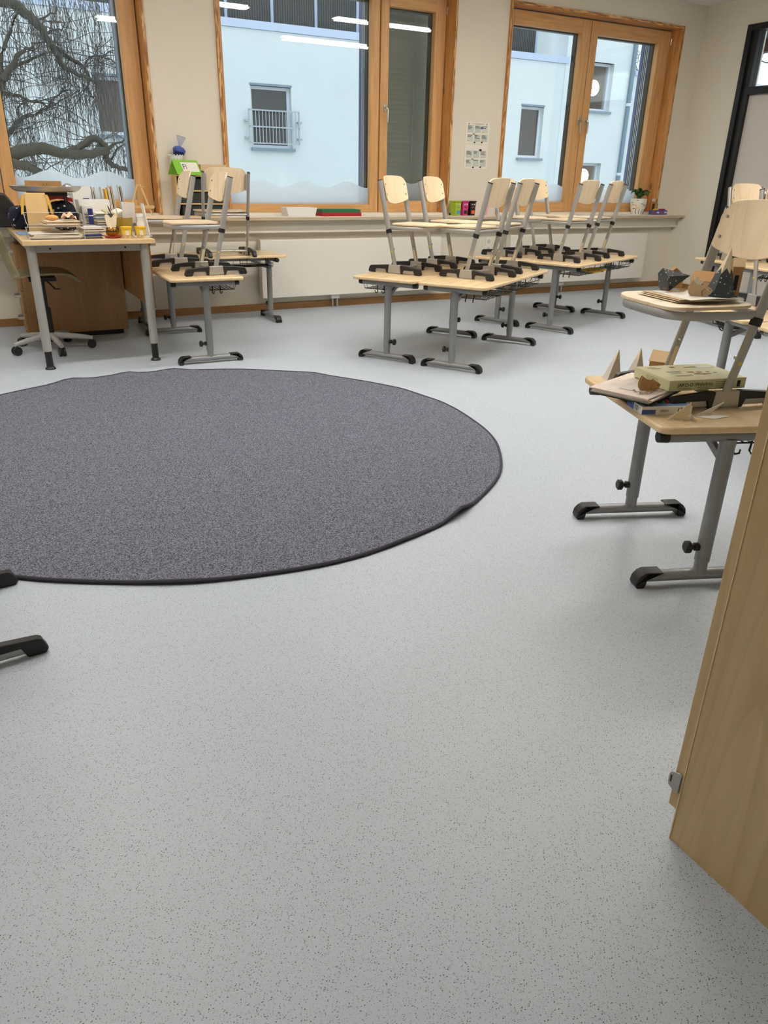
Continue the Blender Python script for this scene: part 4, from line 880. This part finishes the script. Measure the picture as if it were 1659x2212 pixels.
tag(MB().slab(lambda u, v: ((u-.5)*.16, (v-.5)*.3, .01+.006*math.sin(u*4)), 4, 4, (0, 0, -.008)).build('yellow_folder', M['yellow'], loc=(4.93, 5.22, .4895), rot=(0, 0, dk(-67))), 'yellow folder in the wire basket under the right window group', 'folder')

# ------------------------------------------------------------------ crafts on the single desk and its chair
DZT = .56
def dpos(x, y, z): return (x, y, z)
def cone_tree(label, loc, r, h, mat1, mat2, sides=5, rz=0, split=.55, group=None, lean=(0, 0)):
    t = thing('paper_tree', label, 'paper tree', loc, rz, group); n = sides
    rim = [(r*math.cos(2*math.pi*k/n), r*math.sin(2*math.pi*k/n)) for k in range(n)]
    q = 1-split; ap = (lean[0], lean[1], h)
    vs_ = [(x, y, 0) for x, y in rim]; mid = []
    for k in range(2*n):
        a = math.pi*k/n; rr = r*(math.cos(math.pi/n) if k % 2 else 1); s_ = split+(.07 if k % 2 else -.05); mid.append((rr*math.cos(a)*(1-s_)+ap[0]*s_, rr*math.sin(a)*(1-s_)+ap[1]*s_, h*s_))
    low = []
    for k in range(2*n):
        a = math.pi*k/n; rr = r*(math.cos(math.pi/n) if k % 2 else 1); low.append((rr*math.cos(a), rr*math.sin(a), 0))
    m = 2*n; MB().add(low+mid, [(k, (k+1) % m, m+(k+1) % m, m+k) for k in range(m)]+[tuple(range(m-1, -1, -1))]).build('lower_paper', mat1, t, ang=20)
    MB().add(mid+[ap], [(k, (k+1) % m, m) for k in range(m)]).build('paper_tip', mat2, t, ang=20)
    return t
def paper_house(label, loc, w_, d_, h, roof, mats, rz, group=None, rot=None):
    t = thing('paper_house', label, 'paper house', loc, rz, group)
    if rot: t.rotation_euler = rot
    MB().prism([(-w_/2, 0), (w_/2, 0), (w_/2, h), (0, h+roof), (-w_/2, h)], -d_/2, d_/2, 'y').build('house_body', M[mats[0]], t, ang=20)
    for s in (-1, 1): MB().add([(0, -d_/2-.003, h+roof+.001), (0, d_/2+.003, h+roof+.001), (s*(w_/2+.004), d_/2+.003, h-.003), (s*(w_/2+.004), -d_/2-.003, h-.003), (0, -d_/2-.003, h+roof+.003), (0, d_/2+.003, h+roof+.003), (s*(w_/2+.005), d_/2+.003, h-.001), (s*(w_/2+.005), -d_/2-.003, h-.001)], [(0,1,2,3),(7,6,5,4),(0,4,5,1),(1,5,6,2),(2,6,7,3),(3,7,4,0)]).build('roof_half', M[mats[1]], t, ang=20)
    for x in (-w_*.2, w_*.2): MB().box(x-w_*.11, x+w_*.11, -d_/2-.001, -d_/2-.0002, h*.45, h*.75).build('printed_window', M[mats[2]], t)
    MB().box(-w_/2-.001, -w_/2-.0002, -d_*.2, d_*.2, h*.2, h*.7).build('printed_door', M[mats[2]], t)
    return t
SZT = .56+.331*.954
sheets('paper_offcuts', 'loose cream craft sheets spread over the foreground chair seat', 'papers', (2.04, 1.70, SZT+.0095), .19, .2, 6, [M['cream'], M['paper'], M['cream'], M['paper'], M['kraftl'], M['paper']], 2.9, .0018, .028)
tag(MB().slab(lambda u, v: ((u-.5)*.07, (v-.5)*.035, .001), 3, 2, (0, 0, -.0012)).build('red_sheet', M['redpaper'], loc=(1.945, 1.655, SZT+.0085), rot=(0, 0, .6)), 'red paper corner at the front edge of the foreground chair seat', 'paper')
cone_tree('tall slate paper tree with a cream tip on the foreground chair', (2.085, 1.63, SZT+.021), .047, .145, M['slate'], M['cream'], 6, .3, .52, 'slate paper trees', (.012, -.008))
ct = cone_tree('slate paper tree lying on its side on the foreground chair', (2.02, 1.80, SZT+.047), .044, .092, M['slate'], M['slate'], 6, 0, .5, 'slate paper trees'); ct.rotation_euler = (.1, 1.35, -.3)
paper_house('kraft paper house with embossed letters behind the paper bird', (2.15, 1.75, SZT+.02), .07, .06, .034, .024, ('kraftl', 'kraft', 'kraftd'), .5)
paper_house('kraft paper house with a red window at the back of the foreground seat', (2.12, 1.845, SZT+.02), .055, .05, .04, .022, ('kraft', 'kraftd', 'redpaper'), 2.4)
paper_house('tall narrow paper house behind the standing slate tree', (2.155, 1.632, SZT+.02), .045, .03, .09, .02, ('kraft', 'kraftl', 'ink'), .75)
def bird(label, loc, mat, s_=1, rz=0):
    t = thing('paper_bird', label, 'paper bird', loc, rz)
    pr2 = [(-.02, 0), (.022, 0), (.034, .008), (.038, .018), (.030, .025), (.022, .026), (.016, .034), (.010, .03), (-.006, .032), (-.02, .044), (-.024, .036), (-.028, .02), (-.026, .008)]
    MB().prism([(a*s_, b_*s_) for a, b_ in pr2], -.0012, .0012, 'y').build('bird_body', M[mat], t)
    MB().prism([(a*s_, b_*s_) for a, b_ in pr2], .010, .0124, 'y').build('bird_back_layer', M[mat], t); MB().box(-.02*s_, .02*s_, .0013, .0099, 0, .002).build('bird_base', M[mat], t)
    MB().tube([(.03*s_, -.0016, .018*s_), (.03*s_, -.0012, .018*s_)], .002, 8).build('eye', M['ink'], t)
    MB().tube([(.012*s_, -.0015, .002), (.008*s_, -.0015, .014*s_), (.016*s_, -.0015, .022*s_)], .0012, 5).build('printed_line', M['kraftd'] if mat != 'kraftd' else M['ink'], t)
    return t
bird('pale kraft paper bird standing on the foreground chair seat', (2.012, 1.648, SZT+.021), 'kraftl', 1.1, -.75)
star = [(.028*(1 if k % 2 else .5)*math.cos(math.pi*k/6), .028*(1 if k % 2 else .5)*math.sin(math.pi*k/6)+.028) for k in range(12)]
tag(MB().prism(star, -.0008, .0008, 'y').build('paper_star', M['paper'], loc=(2.05, 1.69, SZT+.021), rot=(-.2, 0, -.6)), 'white paper star behind the bird on the foreground seat', 'paper star')
lc = MB()
for k in range(16):
    a = rnd.uniform(0, 6.28); x, y = rnd.uniform(-.03, .03), rnd.uniform(-.02, .02); lc.tube([(x+.012*math.cos(a+q), y+.012*math.sin(a+q), .003+rnd.uniform(0, .02)) for q in (0, 1.2, 2.4, 3.6)], .0013, 4)
tag(lc.build('paper_shreds', M['cream'], loc=(2.06, 1.655, SZT+.022)), 'tangle of cream paper offcut strips by the slate tree', 'paper strips', kind='stuff')
dc = MB()
for k in range(14):
    a = rnd.uniform(0, 6.28); x, y = rnd.uniform(-.045, .045), rnd.uniform(-.025, .025); z = rnd.uniform(.002, .012); dc.add([(x, y, z), (x+.02*math.cos(a), y+.02*math.sin(a), z+.004), (x+.012*math.cos(a+1), y+.012*math.sin(a+1), z+.006)], [(0, 1, 2)])
tag(dc.build('paper_scraps', M['kraftd'], loc=(2.03, 1.73, SZT+.0205)), 'dark kraft paper scraps before the fallen slate tree', 'paper scraps', kind='stuff')
# on the desk top
cone_tree('slim printed paper tree at the far left corner of the single desk', (2.01, 1.955, DZT), .036, .112, M['panel'], M['cream'], 4, .4, .62, 'slim paper trees', (.012, -.01))
cone_tree('slim printed paper tree right of the corner one on the single desk', (2.105, 1.935, DZT), .036, .112, M['panel'], M['cream'], 4, .7, .62, 'slim paper trees', (.012, -.008))
paper_house('round roofed kraft paper house behind the olive box', (2.20, 1.905, DZT+.001), .07, .07, .065, .03, ('kraft', 'kraftl', 'kraftd'), .5)
pb = thing('paint_box', 'flat white and blue paint set box marked 12 at the desk edge', 'box', (1.772, 1.577, DZT), -.37)
MB().box(0, .165, 0, .105, 0, .026).build('box_body', M['white'], pb, .001); MB().box(.01, .155, .004, .10, .0262, .027).build('printed_front', M['bluepaper'], pb)
for i in range(7): MB().tube([(.055+.014*i, .03, .030), (.058+.014*i, .075, .030)], .0055, 8).build('paint_tube', M[('yellow', 'navy', 'green', 'red', 'navy', 'blue', 'ink')[i]], pb)
MB().box(-.0006, 0, .06, .105, .002, .024).build('blue_corner', M['bluecup'], pb); MB().box(0, .045, -.0006, 0, .002, .016).build('blue_corner', M['bluecup'], pb)
text('12', .022, M['ink'], 'lettering', pb, (.125, -.0009, .012), (math.pi/2, 0, 0)); text('12', .022, M['ink'], 'lettering', pb, (-.0009, .04, .013), (math.pi/2, 0, -math.pi/2)); text('KREUL', .009, M['ink'], 'lettering', pb, (.075, -.0009, .012), (math.pi/2, 0, 0)); text('KREUL', .009, M['ink'], 'lettering', pb, (-.0009, .085, .017), (math.pi/2, 0, -math.pi/2))
bp_ = thing('craft_booklets', 'thin stack of printed craft sheets under the olive box', 'papers', (1.885, 1.70, DZT+.034), .35)
for k in range(5):
    mb = MB(); mb.M = Matrix.Rotation(rnd.uniform(-.05, .05), 4, 'Z'); mb.slab(lambda u, v: ((u-.5)*.29-.01*k*.3, (v-.5)*.2, .0045*k+.0038), 3, 3, (0, 0, -.0036)); mb.build('sheet', (M['ink'], M['multi'], M['brownprint'], M['brownprint'], M['brownprint'])[k], bp_)
MB().slab(lambda u, v: (-.1+.12*u, -.07+.10*v, .0232+.001*math.sin(u*9)), 6, 3, (0, 0, -.0005)).build('printed_picture', M['panel'], bp_)
OB = thing('craft_kit_box', 'pale olive cardboard craft kit box with printing on the single desk', 'box', (1.888, 1.588, DZT+.058), -.235)
MB().box(0, .283, 0, .20, 0, .034).build('box_body', M['boxgreen'], OB, .001)
MB().box(-.0005, .2835, -.0005, 0, .0335, .0345).build('lid_edge', M['cream'], OB)
text('JAKO-O', .016, M['ink'], 'lettering', OB, (.058, -.001, .019), (math.pi/2, 0, 0)); text('Wehrfritz', .016, M['ink'], 'lettering', OB, (.125, -.001, .019), (math.pi/2, 0, 0))
for x, w_, rows in ((.035, .045, 2), (.105, .045, 2), (.17, .065, 4)):
    for r in range(rows): MB().box(x, x+w_, -.0008, -.0004, .004+.005*r*(1.3 if rows > 2 else .9), .0052+.005*r*(1.3 if rows > 2 else .9)).build('printed_line', M['inkl'], OB)
MB().box(.25, .262, -.0008, -.0004, .006, .026).build('barcode', M['ink'], OB)
for k in range(5): MB().box(-.0008, -.0004, .06, .13, .006+.0045*k, .0072+.0045*k).build('printed_line', M['inkl'], OB)
for x, y, w_, d_, mt in ((.13, .09, .022, .012, 'kraftd'), (.16, .085, .02, .012, 'kraftd'), (.14, .065, .022, .012, 'kraftd'), (.165, .06, .02, .012, 'kraftd'), (.195, .085, .012, .008, 'kraftd'), (.19, .065, .01, .008, 'kraftd'), (.215, .075, .012, .006, 'kraftd'), (.11, .16, .018, .014, 'kraftd'), (.16, .155, .05, .006, 'kraftd'), (.205, .14, .055, .028, 'paper'), (.06, .11, .05, .003, 'inkl'), (.06, .10, .05, .002, 'inkl'), (.06, .085, .04, .002, 'inkl'), (.06, .06, .06, .002, 'inkl'), (.06, .05, .06, .002, 'inkl'), (.03, .17, .03, .004, 'inkl'), (.035, .155, .035, .003, 'inkl')):
    MB().box(x, x+w_, y, y+d_, .0342, .0347).build('printed_mark', M[mt], OB)
bird('brown paper squirrel figure on the printed sheets left of the olive box', (1.838, 1.628, DZT+.058), 'kraft', 1.05, -.45)
sp = MB()
for k in range(10):
    a = rnd.uniform(0, 6.28); x, y = rnd.uniform(-.05, .05), rnd.uniform(-.02, .02); sp.add([(x, y, .001), (x+.022*math.cos(a), y+.022*math.sin(a), .004), (x+.012*math.cos(a+1), y+.012*math.sin(a+1), .005)], [(0, 1, 2)])
tag(sp.build('card_scraps', M['kraftd'], loc=(1.83, 1.62, DZT+.058)), 'brown card scraps under the paper squirrel', 'paper scraps', kind='stuff')
wt = thing('folded_paper_tree', 'white folded paper tree with notched edges at the desk front', 'paper tree', (1.805, 1.505, DZT), -.5)
nt_ = [(0, 0), (.018, .001), (.022, .004), (.026, .001), (.042, 0), (.046, .004), (.05, 0), (.068, 0), (.067, .012), (.061, .015), (.067, .018), (.066, .032), (.060, .035), (.066, .038), (.065, .058)]
MB().prism(nt_, -.0008, .0008, 'y').build('paper_wing', M['cream'], wt)
w2p = MB(); w2p.M = Matrix.Translation((.068, 0, 0)) @ Matrix.Rotation(.9, 4, 'Z') @ Matrix.Scale(-1, 4, (1, 0, 0)) @ Matrix.Translation((-.068, 0, 0)); w2p.prism([(a*.6+.0272, b_*.4) for a, b_ in nt_], -.0008, .0008, 'y').build('paper_wing', M['paper'], wt)
en = thing('folded_card', 'white folded card opening like a beak on the desk front', 'card', (1.905, 1.492, DZT), -.35)
MB().add([(0, 0, .001), (.055, -.028, .001), (.125, -.005, .001), (.07, .02, .001), (0, 0, .002), (.055, -.028, .002), (.125, -.005, .002), (.07, .02, .002)], [(0,1,2,3),(7,6,5,4),(0,4,5,1),(1,5,6,2),(2,6,7,3),(3,7,4,0)]).build('lower_leaf', M['paper'], en)
MB().add([(0, 0, .003), (.07, .022, .004), (.115, .03, .036), (.112, .026, .037), (0, 0, .004), (.07, .024, .005), (.115, .032, .037), (.112, .028, .038)], [(0,1,2,3),(7,6,5,4),(0,4,5,1),(1,5,6,2),(2,6,7,3),(3,7,4,0)]).build('upper_leaf', M['paper'], en)

# ------------------------------------------------------------------ outside
FY = 20.0
fx = lambda x: x*1.25
fz = lambda z: 1.22+1.25*(z-1.22)
tag(MB().box(-40, 60, 7.6, 70, -4.2, -4.0).build('lawn', M['grass']), 'grey winter lawn outside, paled to light the window film', kind='structure')
NB = thing('neighbour_building', 'pale rendered neighbouring building with a dark clad upper storey', 'building', (0, FY, -4))
wins = [(fx(2.629), fx(3.43), fz(1.82), fz(2.77)), (fx(5.585), fx(6.44), fz(1.70), fz(2.805)), (fx(8.07), fx(8.9), fz(1.72), fz(2.82)), (fx(12.26), fx(12.935), fz(1.70), fz(2.805)), (fx(14.2), fx(14.98), fz(2.81), fz(3.85)), (fx(14.2), fx(14.95), fz(.55), fz(1.635))]
def holed(x0, x1, z0, z1, y0, y1, holes):
    xs_ = sorted({x0, x1, *[h[0] for h in holes], *[h[1] for h in holes]}); zs_ = sorted({z0, z1, *[h[2] for h in holes], *[h[3] for h in holes]}); mb = MB()
    for i in range(len(xs_)-1):
        for j in range(len(zs_)-1):
            cx, cz = (xs_[i]+xs_[i+1])/2, (zs_[j]+zs_[j+1])/2
            if not any(h[0] < cx < h[1] and h[2] < cz < h[3] for h in holes): mb.box(xs_[i], xs_[i+1], y0, y1, zs_[j]+4, zs_[j+1]+4)
    return mb
EX = fx(13.45); XR = fx(15.68)
holed(-8, EX, -4, fz(3.74), 0, .35, wins[:4]).build('front_wall', M['fac'], NB)
holed(EX, XR, -4, 9.0, -.02, .35, wins[4:]).build('wing_wall', M['fac'], NB)
holed(XR, 26, -4, fz(3.66), 0, .35, []).build('low_wing_wall', M['fac'], NB)
MB().box(EX, EX+.35, .352, 2.2, 0, 13.0).build('wing_side_wall', M['fac'], NB)
MB().box(XR, 26, -.06, .4, fz(3.66)+4, fz(3.76)+4).build('low_wing_coping', M['facband'], NB)
MB().box(-8, fx(13.53), -.05, .5, fz(3.745)+4, fz(3.88)+4).build('parapet_flashing', M['facband'], NB)
MB().box(-8, EX, .35, .68, fz(3.70)+4, fz(3.78)+4).build('terrace_roof', M['clad'], NB)
nP = 14; pw = 1.18
rib = MB()
for k in range(18): rib.prism([(k*.064+.006, 0), (k*.064+.018, -.03), (k*.064+.036, -.03), (k*.064+.048, 0)], 0, 4.4, 'z')
rib.box(0, pw-.06, 0, .04, 0, 4.4); ribm = rib.mesh('cladding_panel'); postm = MB().box(0, .07, -.05, .04, 0, 4.4).mesh('cladding_post')
for k in range(nP):
    x = 7.86+1.18*7-(k+1)*pw; place('cladding_panel', ribm, M['clad'], NB, loc=(x, .6, fz(3.78)+4)); place('cladding_post', postm, M['cladpost'], NB, loc=(x+pw-.065, .6, fz(3.78)+4))
for i, (a, b_, c, d_) in enumerate(wins):
    f = MB(); t_ = .07
    f.box(a, a+t_, .14, .22, c+4, d_+4); f.box(b_-t_, b_, .14, .22, c+4, d_+4); f.box(a+t_, b_-t_, .14, .22, c+4, c+t_+4); f.box(a+t_, b_-t_, .14, .22, d_-t_+4, d_+4)
    wf = f.build('window', M['frameout'], NB)
    if i >= 4:
        MB().box(a+t_, b_-t_, .17, .18, c+t_+4, d_-t_+4).build('pane', M['glass'], wf)
        rm = MB(); rm.box(a-.3, b_+.6, 1.6, 1.65, c+3.8, d_+4.2); rm.box(a-.35, a-.3, .36, 1.65, c+3.8, d_+4.2); rm.box(b_+.6, b_+.65, .36, 1.65, c+3.8, d_+4.2); rm.box(a-.3, b_+.6, .36, 1.6, c+3.8, c+3.85); rm.box(a-.3, b_+.6, .36, 1.6, d_+4.2, d_+4.25); rm.build('room_lining', M['room'], wf)
        MB().ball((a+1.05, .9, (c+d_)/2+4.08 if i == 4 else d_+3.62), .23, 18, 12, (1, .6, 1)).build('globe_lamp', M['globe'], wf)
    else:
        MB().box(a+t_, b_-t_, .17, .19, c+t_+4, d_-t_+4).build('pane', M['darkglass'] if i else M['brownblind'], wf)
    MB().box(a-.05, b_+.05, -.10, .14, c+3.93, c+3.998).build('outer_sill', M['pipe'], wf)
    MB().box(a-.02, b_+.02, -.012, .14, d_+4.0, d_+4.05).build('lintel_profile', M['pipe'], wf)
a, b_, c, d_ = wins[1]; zr0, zr1 = fz(1.78)+4, fz(2.37)+4
rl_ = MB(); x0, x1 = a-.12, b_+.14
for z in (zr0, (zr0+zr1)/2, zr1): rl_.box(x0, x1, -.16, -.13, z-.015, z+.015)
for x in (x0, x1):
    rl_.box(x-.015, x+.015, -.16, -.13, zr0, zr1)
    for z in (zr0+.12, zr0+.5): rl_.box(x-.03-.06*(x == x0), x+.03+.06*(x == x1), -.14, 0, z-.02, z+.02)
rlo = rl_.build('balcony_railing', M['rail'], NB); barm = MB().box(-.007, .007, -.152, -.138, zr0, zr1).mesh('railing_bar')
for k in range(1, 15): place('railing_bar', barm, M['rail'], rlo, loc=(x0+(x1-x0)*k/15, 0, 0))
dp = MB().tube([(fx(15.57), -.08, 0), (fx(15.57), -.08, 12)], .065, 12).build('downpipe', M['pipe'], NB)
for z in (5.4, 7.4): MB().tube([(fx(15.57), -.08, z), (fx(15.57), -.08, z+.08)], .078, 12).build('pipe_clip', M['frameout'], dp)
# added canopy, standing in for the dark and brown reflection in the transom glass
cn = thing('added_canopy', 'made-up dark canopy with a red brown beam, for the transom reflection', 'canopy', (8.9, 5.1, -4)); MB().box(0, 1.2, -3, 3.5, 7.02, 7.3).build('added_roof', M['canopy'], cn); MB().box(1.2, 1.35, -3, 3.5, 6.87, 7.3).build('front_beam', M['canopyb'], cn)
for y in (-2.8,): MB().box(1.2, 1.3, y, y+.1, 0, 6.87).build('added_post', M['canopy'], cn)

# bare weeping tree before the left window
TY = 11.6
tree = thing('weeping_tree', 'bare weeping tree with hanging twigs outside the left window', 'tree', (0, TY, -4))
# each limb: (x, z) points in metres, start and end radius, distance in front of or behind the trunk
limbs = [
 ([(0.355, 3.293), (0.772, 3.091), (0.954, 3.049), (1.097, 3.046), (1.208, 2.949), (1.316, 2.877), (1.381, 2.782), (1.444, 2.666), (1.51, 2.558), (1.554, 2.437), (1.63, 2.384), (1.75, 2.334), (1.853, 2.302), (1.935, 2.268)], 0.1, 0.02, 0),
 ([(1.536, 2.65), (1.672, 2.563), (1.792, 2.493), (1.872, 2.439), (1.902, 2.34), (1.886, 2.217), (1.917, 2.115), (1.973, 2.119)], 0.04, 0.01, 0.3),
 ([(1.865, 2.444), (1.899, 2.526), (1.995, 2.593), (2.104, 2.75)], 0.022, 0.007, 0.25),
 ([(1.987, 2.587), (2.118, 2.578), (2.247, 2.537), (2.356, 2.505)], 0.014, 0.006, 0.2),
 ([(2.11, 2.582), (2.221, 2.661), (2.362, 2.703)], 0.013, 0.006, 0.35),
 ([(0.394, 1.609), (0.675, 1.904), (0.772, 2.132), (0.848, 2.238), (0.93, 2.325), (1.015, 2.432), (1.126, 2.522), (1.227, 2.548)], 0.085, 0.015, -0.4),
 ([(0.802, 2.104), (0.853, 2.456), (0.952, 2.644), (1.073, 2.85), (1.119, 2.96)], 0.04, 0.015, -0.3),
 ([(0.945, 2.336), (1.083, 2.402), (1.211, 2.458), (1.338, 2.505), (1.466, 2.552)], 0.03, 0.012, -0.2),
 ([(0.745, 2.074), (0.871, 2.091), (0.994, 2.088), (1.131, 2.026), (1.28, 2.024), (1.366, 1.957)], 0.035, 0.015, 0.4),
 ([(1.366, 1.957), (1.438, 2.074), (1.654, 2.199), (1.692, 2.314)], 0.018, 0.008, 0.4),
 ([(0.74, 1.509), (0.833, 1.618), (0.901, 1.705), (1.027, 1.815), (1.123, 1.872), (1.187, 1.865)], 0.05, 0.03, 0.6),
 ([(1.199, 1.86), (1.299, 1.948), (1.39, 1.974), (1.557, 2.056), (1.799, 2.195)], 0.02, 0.008, 0.5),
 ([(1.019, 1.81), (0.97, 1.901), (1.083, 2.009), (1.15, 1.961)], 0.015, 0.007, 0.5),
 ([(0.128, 1.218), (0.603, 1.286), (0.705, 1.327), (0.861, 1.398), (1.014, 1.441), (1.133, 1.445), (1.306, 1.402), (1.508, 1.388), (1.719, 1.414), (1.851, 1.458)], 0.12, 0.06, -0.8),
 ([(1.381, 1.415), (1.533, 1.469), (1.647, 1.542), (1.735, 1.575), (1.805, 1.548), (1.86, 1.48), (1.86, 1.359), (1.91, 1.279), (2.036, 1.241), (2.208, 1.203)], 0.06, 0.035, -0.7),
 ([(0.505, 1.293), (0.71, 1.279), (0.83, 1.254), (0.948, 1.208), (1.041, 1.171), (1.161, 1.046)], 0.085, 0.05, -0.9),
 ([(1.88, 1.471), (1.962, 1.524), (2.097, 1.569)], 0.03, 0.012, -0.7),
 ([(1.914, 1.351), (2.016, 1.467), (2.136, 1.552)], 0.018, 0.008, -0.6),
 ([(1.324, 2.89), (1.439, 2.966), (1.595, 3.038), (1.627, 3.116)], 0.02, 0.008, 0.3),
 ([(1.454, 2.797), (1.544, 2.843), (1.642, 2.862), (1.705, 2.935)], 0.018, 0.007, 0.3),
 ([(1.271, 2.674), (1.406, 2.686), (1.531, 2.687)], 0.014, 0.008, 0.2)]
allpts = []
for pts, r0, r1, dy in limbs:
    P = [Vector((a, dy, b_+4)) for a, b_ in pts]; Q = []
    for i in range(len(P)-1):
        for s_ in range(3):
            q = s_/3; a0 = P[max(i-1, 0)]; a1, a2 = P[i], P[i+1]; a3 = P[min(i+2, len(P)-1)]
            Q.append(.5*((2*a1)+(a2-a0)*q+(2*a0-5*a1+4*a2-a3)*q*q+(3*a1-a0-3*a2+a3)*q**3))
    Q.append(P[-1]); n = len(Q); tr_ = random.Random(n); Q = [q+Vector((tr_.uniform(-.012, .012), 0, tr_.uniform(-.012, .012))) for q in Q]
    MB().tube(Q, 0, 8, rr=[.78*(r0+(r1-r0)*i/(n-1)) for i in range(n)]).build('branch', M['bark'], tree, ang=60)
    allpts += Q
trunk = Vector((-0.057, 0, 0))
MB().tube([(trunk.x-.3, 0, 0), (trunk.x-.1, 0, 2.5), (trunk.x, 0, 4.5), (trunk.x+.2, 0, 7), (trunk.x+.5, 0, 9.5)], 0, 14, rr=[.42, .32, .28, .22, .15]).build('trunk', M['bark'], tree)
tw = MB(); tr_ = random.Random(11)
top = [Vector((tr_.uniform(0.75, 2.30), tr_.uniform(-1, 1.2), tr_.uniform(6.95, 7.66))) for _ in range(190)]
src = [(p, True) for p in top]+[(allpts[tr_.randrange(len(allpts))], False) for _ in range(520)]
for p, hi in src:
    p = Vector(p); L_ = tr_.uniform(.5, 2.6) if hi else tr_.uniform(.15, 1.1); n = 7; a = tr_.uniform(0, 6.28); sp_ = tr_.uniform(.02, .3); Q = []
    for i in range(n+1):
        q = i/n; Q.append(p+Vector((math.cos(a)*sp_*(1-(1-q)**2)+tr_.uniform(-.035, .035), math.sin(a)*sp_*q*.5, .10*sp_*math.sin(q*3)*4*(1-q)-L_*q**1.3)))
    if not hi and tr_.random() < .2:
        a2 = tr_.choice((0, math.pi))+tr_.uniform(-.5, .7); L2 = tr_.uniform(.3, 1.0); z_ = Vector(p); R_ = [z_]
        for i in range(6): a2 += tr_.uniform(-.35, .35); z_ = z_+Vector((math.cos(a2)*L2/6, tr_.uniform(-.03, .03), math.sin(a2)*L2/6)); R_.append(z_)
        tw.tube(R_, 0, 4, rr=[.008-.0009*i for i in range(7)], caps=False)
    tw.tube(Q, 0, 3, rr=[.0042*(1-.6*i/n) for i in range(n+1)], caps=False)
    if tr_.random() < .75:
        j = tr_.randrange(2, n); q0 = Q[j]; b2 = tr_.uniform(0, 6.28); tw.tube([q0, q0+Vector((.06*math.cos(b2), .03*math.sin(b2), -.06)), q0+Vector((.09*math.cos(b2), .04*math.sin(b2), -tr_.uniform(.15, .5)))], 0, 3, rr=[.0034, .003, .002], caps=False)
    if tr_.random() < .35:
        q0 = Q[tr_.randrange(2, n)]; tw.add([q0, q0+Vector((.022, .01, -.03)), q0+Vector((.004, -.01, -.06))], [(0, 1, 2)])
tag(tw.build('hanging_twigs', M['twig'], tree, ang=80), kind='stuff')
def far_tree(label, loc, seed, h, spread):
    t = thing('bare_tree', label, 'tree', loc); r = random.Random(seed); MB().tube([(0, 0, 0), (.1, 0, h*.5), (0, 0, h*.75)], 0, 8, rr=[.16, .11, .07]).build('trunk', M['bark'], t)
    tw = MB()
    def grow(p, d, L_, rad, dep):
        Q = [p]; 
        for i in range(4): d = (d+Vector((r.uniform(-.35, .35), r.uniform(-.35, .35), r.uniform(-.2, .25)))).normalized(); p = p+d*L_/4; Q.append(p)
        tw.tube(Q, 0, 4, rr=[rad*(1-.12*i) for i in range(5)], caps=False)
        if dep:
            for k in range(4): grow(Q[r.randrange(1, 5)], (d+Vector((r.uniform(-1, 1), r.uniform(-1, 1), r.uniform(-.4, .7)))).normalized(), L_*.62, rad*.5, dep-1)
        else:
            for q in Q[1:]:
                if r.random() < .6: tw.ball(q, .014, 5, 4)
    for k in range(7): a = r.uniform(0, 6.28); grow(Vector((.05, 0, h*r.uniform(.4, .74))), Vector((math.cos(a), math.sin(a), .7)).normalized(), spread, .045, 3)
    tag(tw.build('crown_twigs', M['twig'], t, ang=80), kind='stuff'); return t
far_tree('bare tree beyond the neighbouring building at the right', (24.2, 24.5, -4), 5, 10.5, 2.0)
far_tree('added bare tree outside the door transom, for twigs mirrored in its glass', (18.9, 13.3, -4), 8, 10.5, 1.05)  # added tree supplies the twigs mirrored in the transom glass
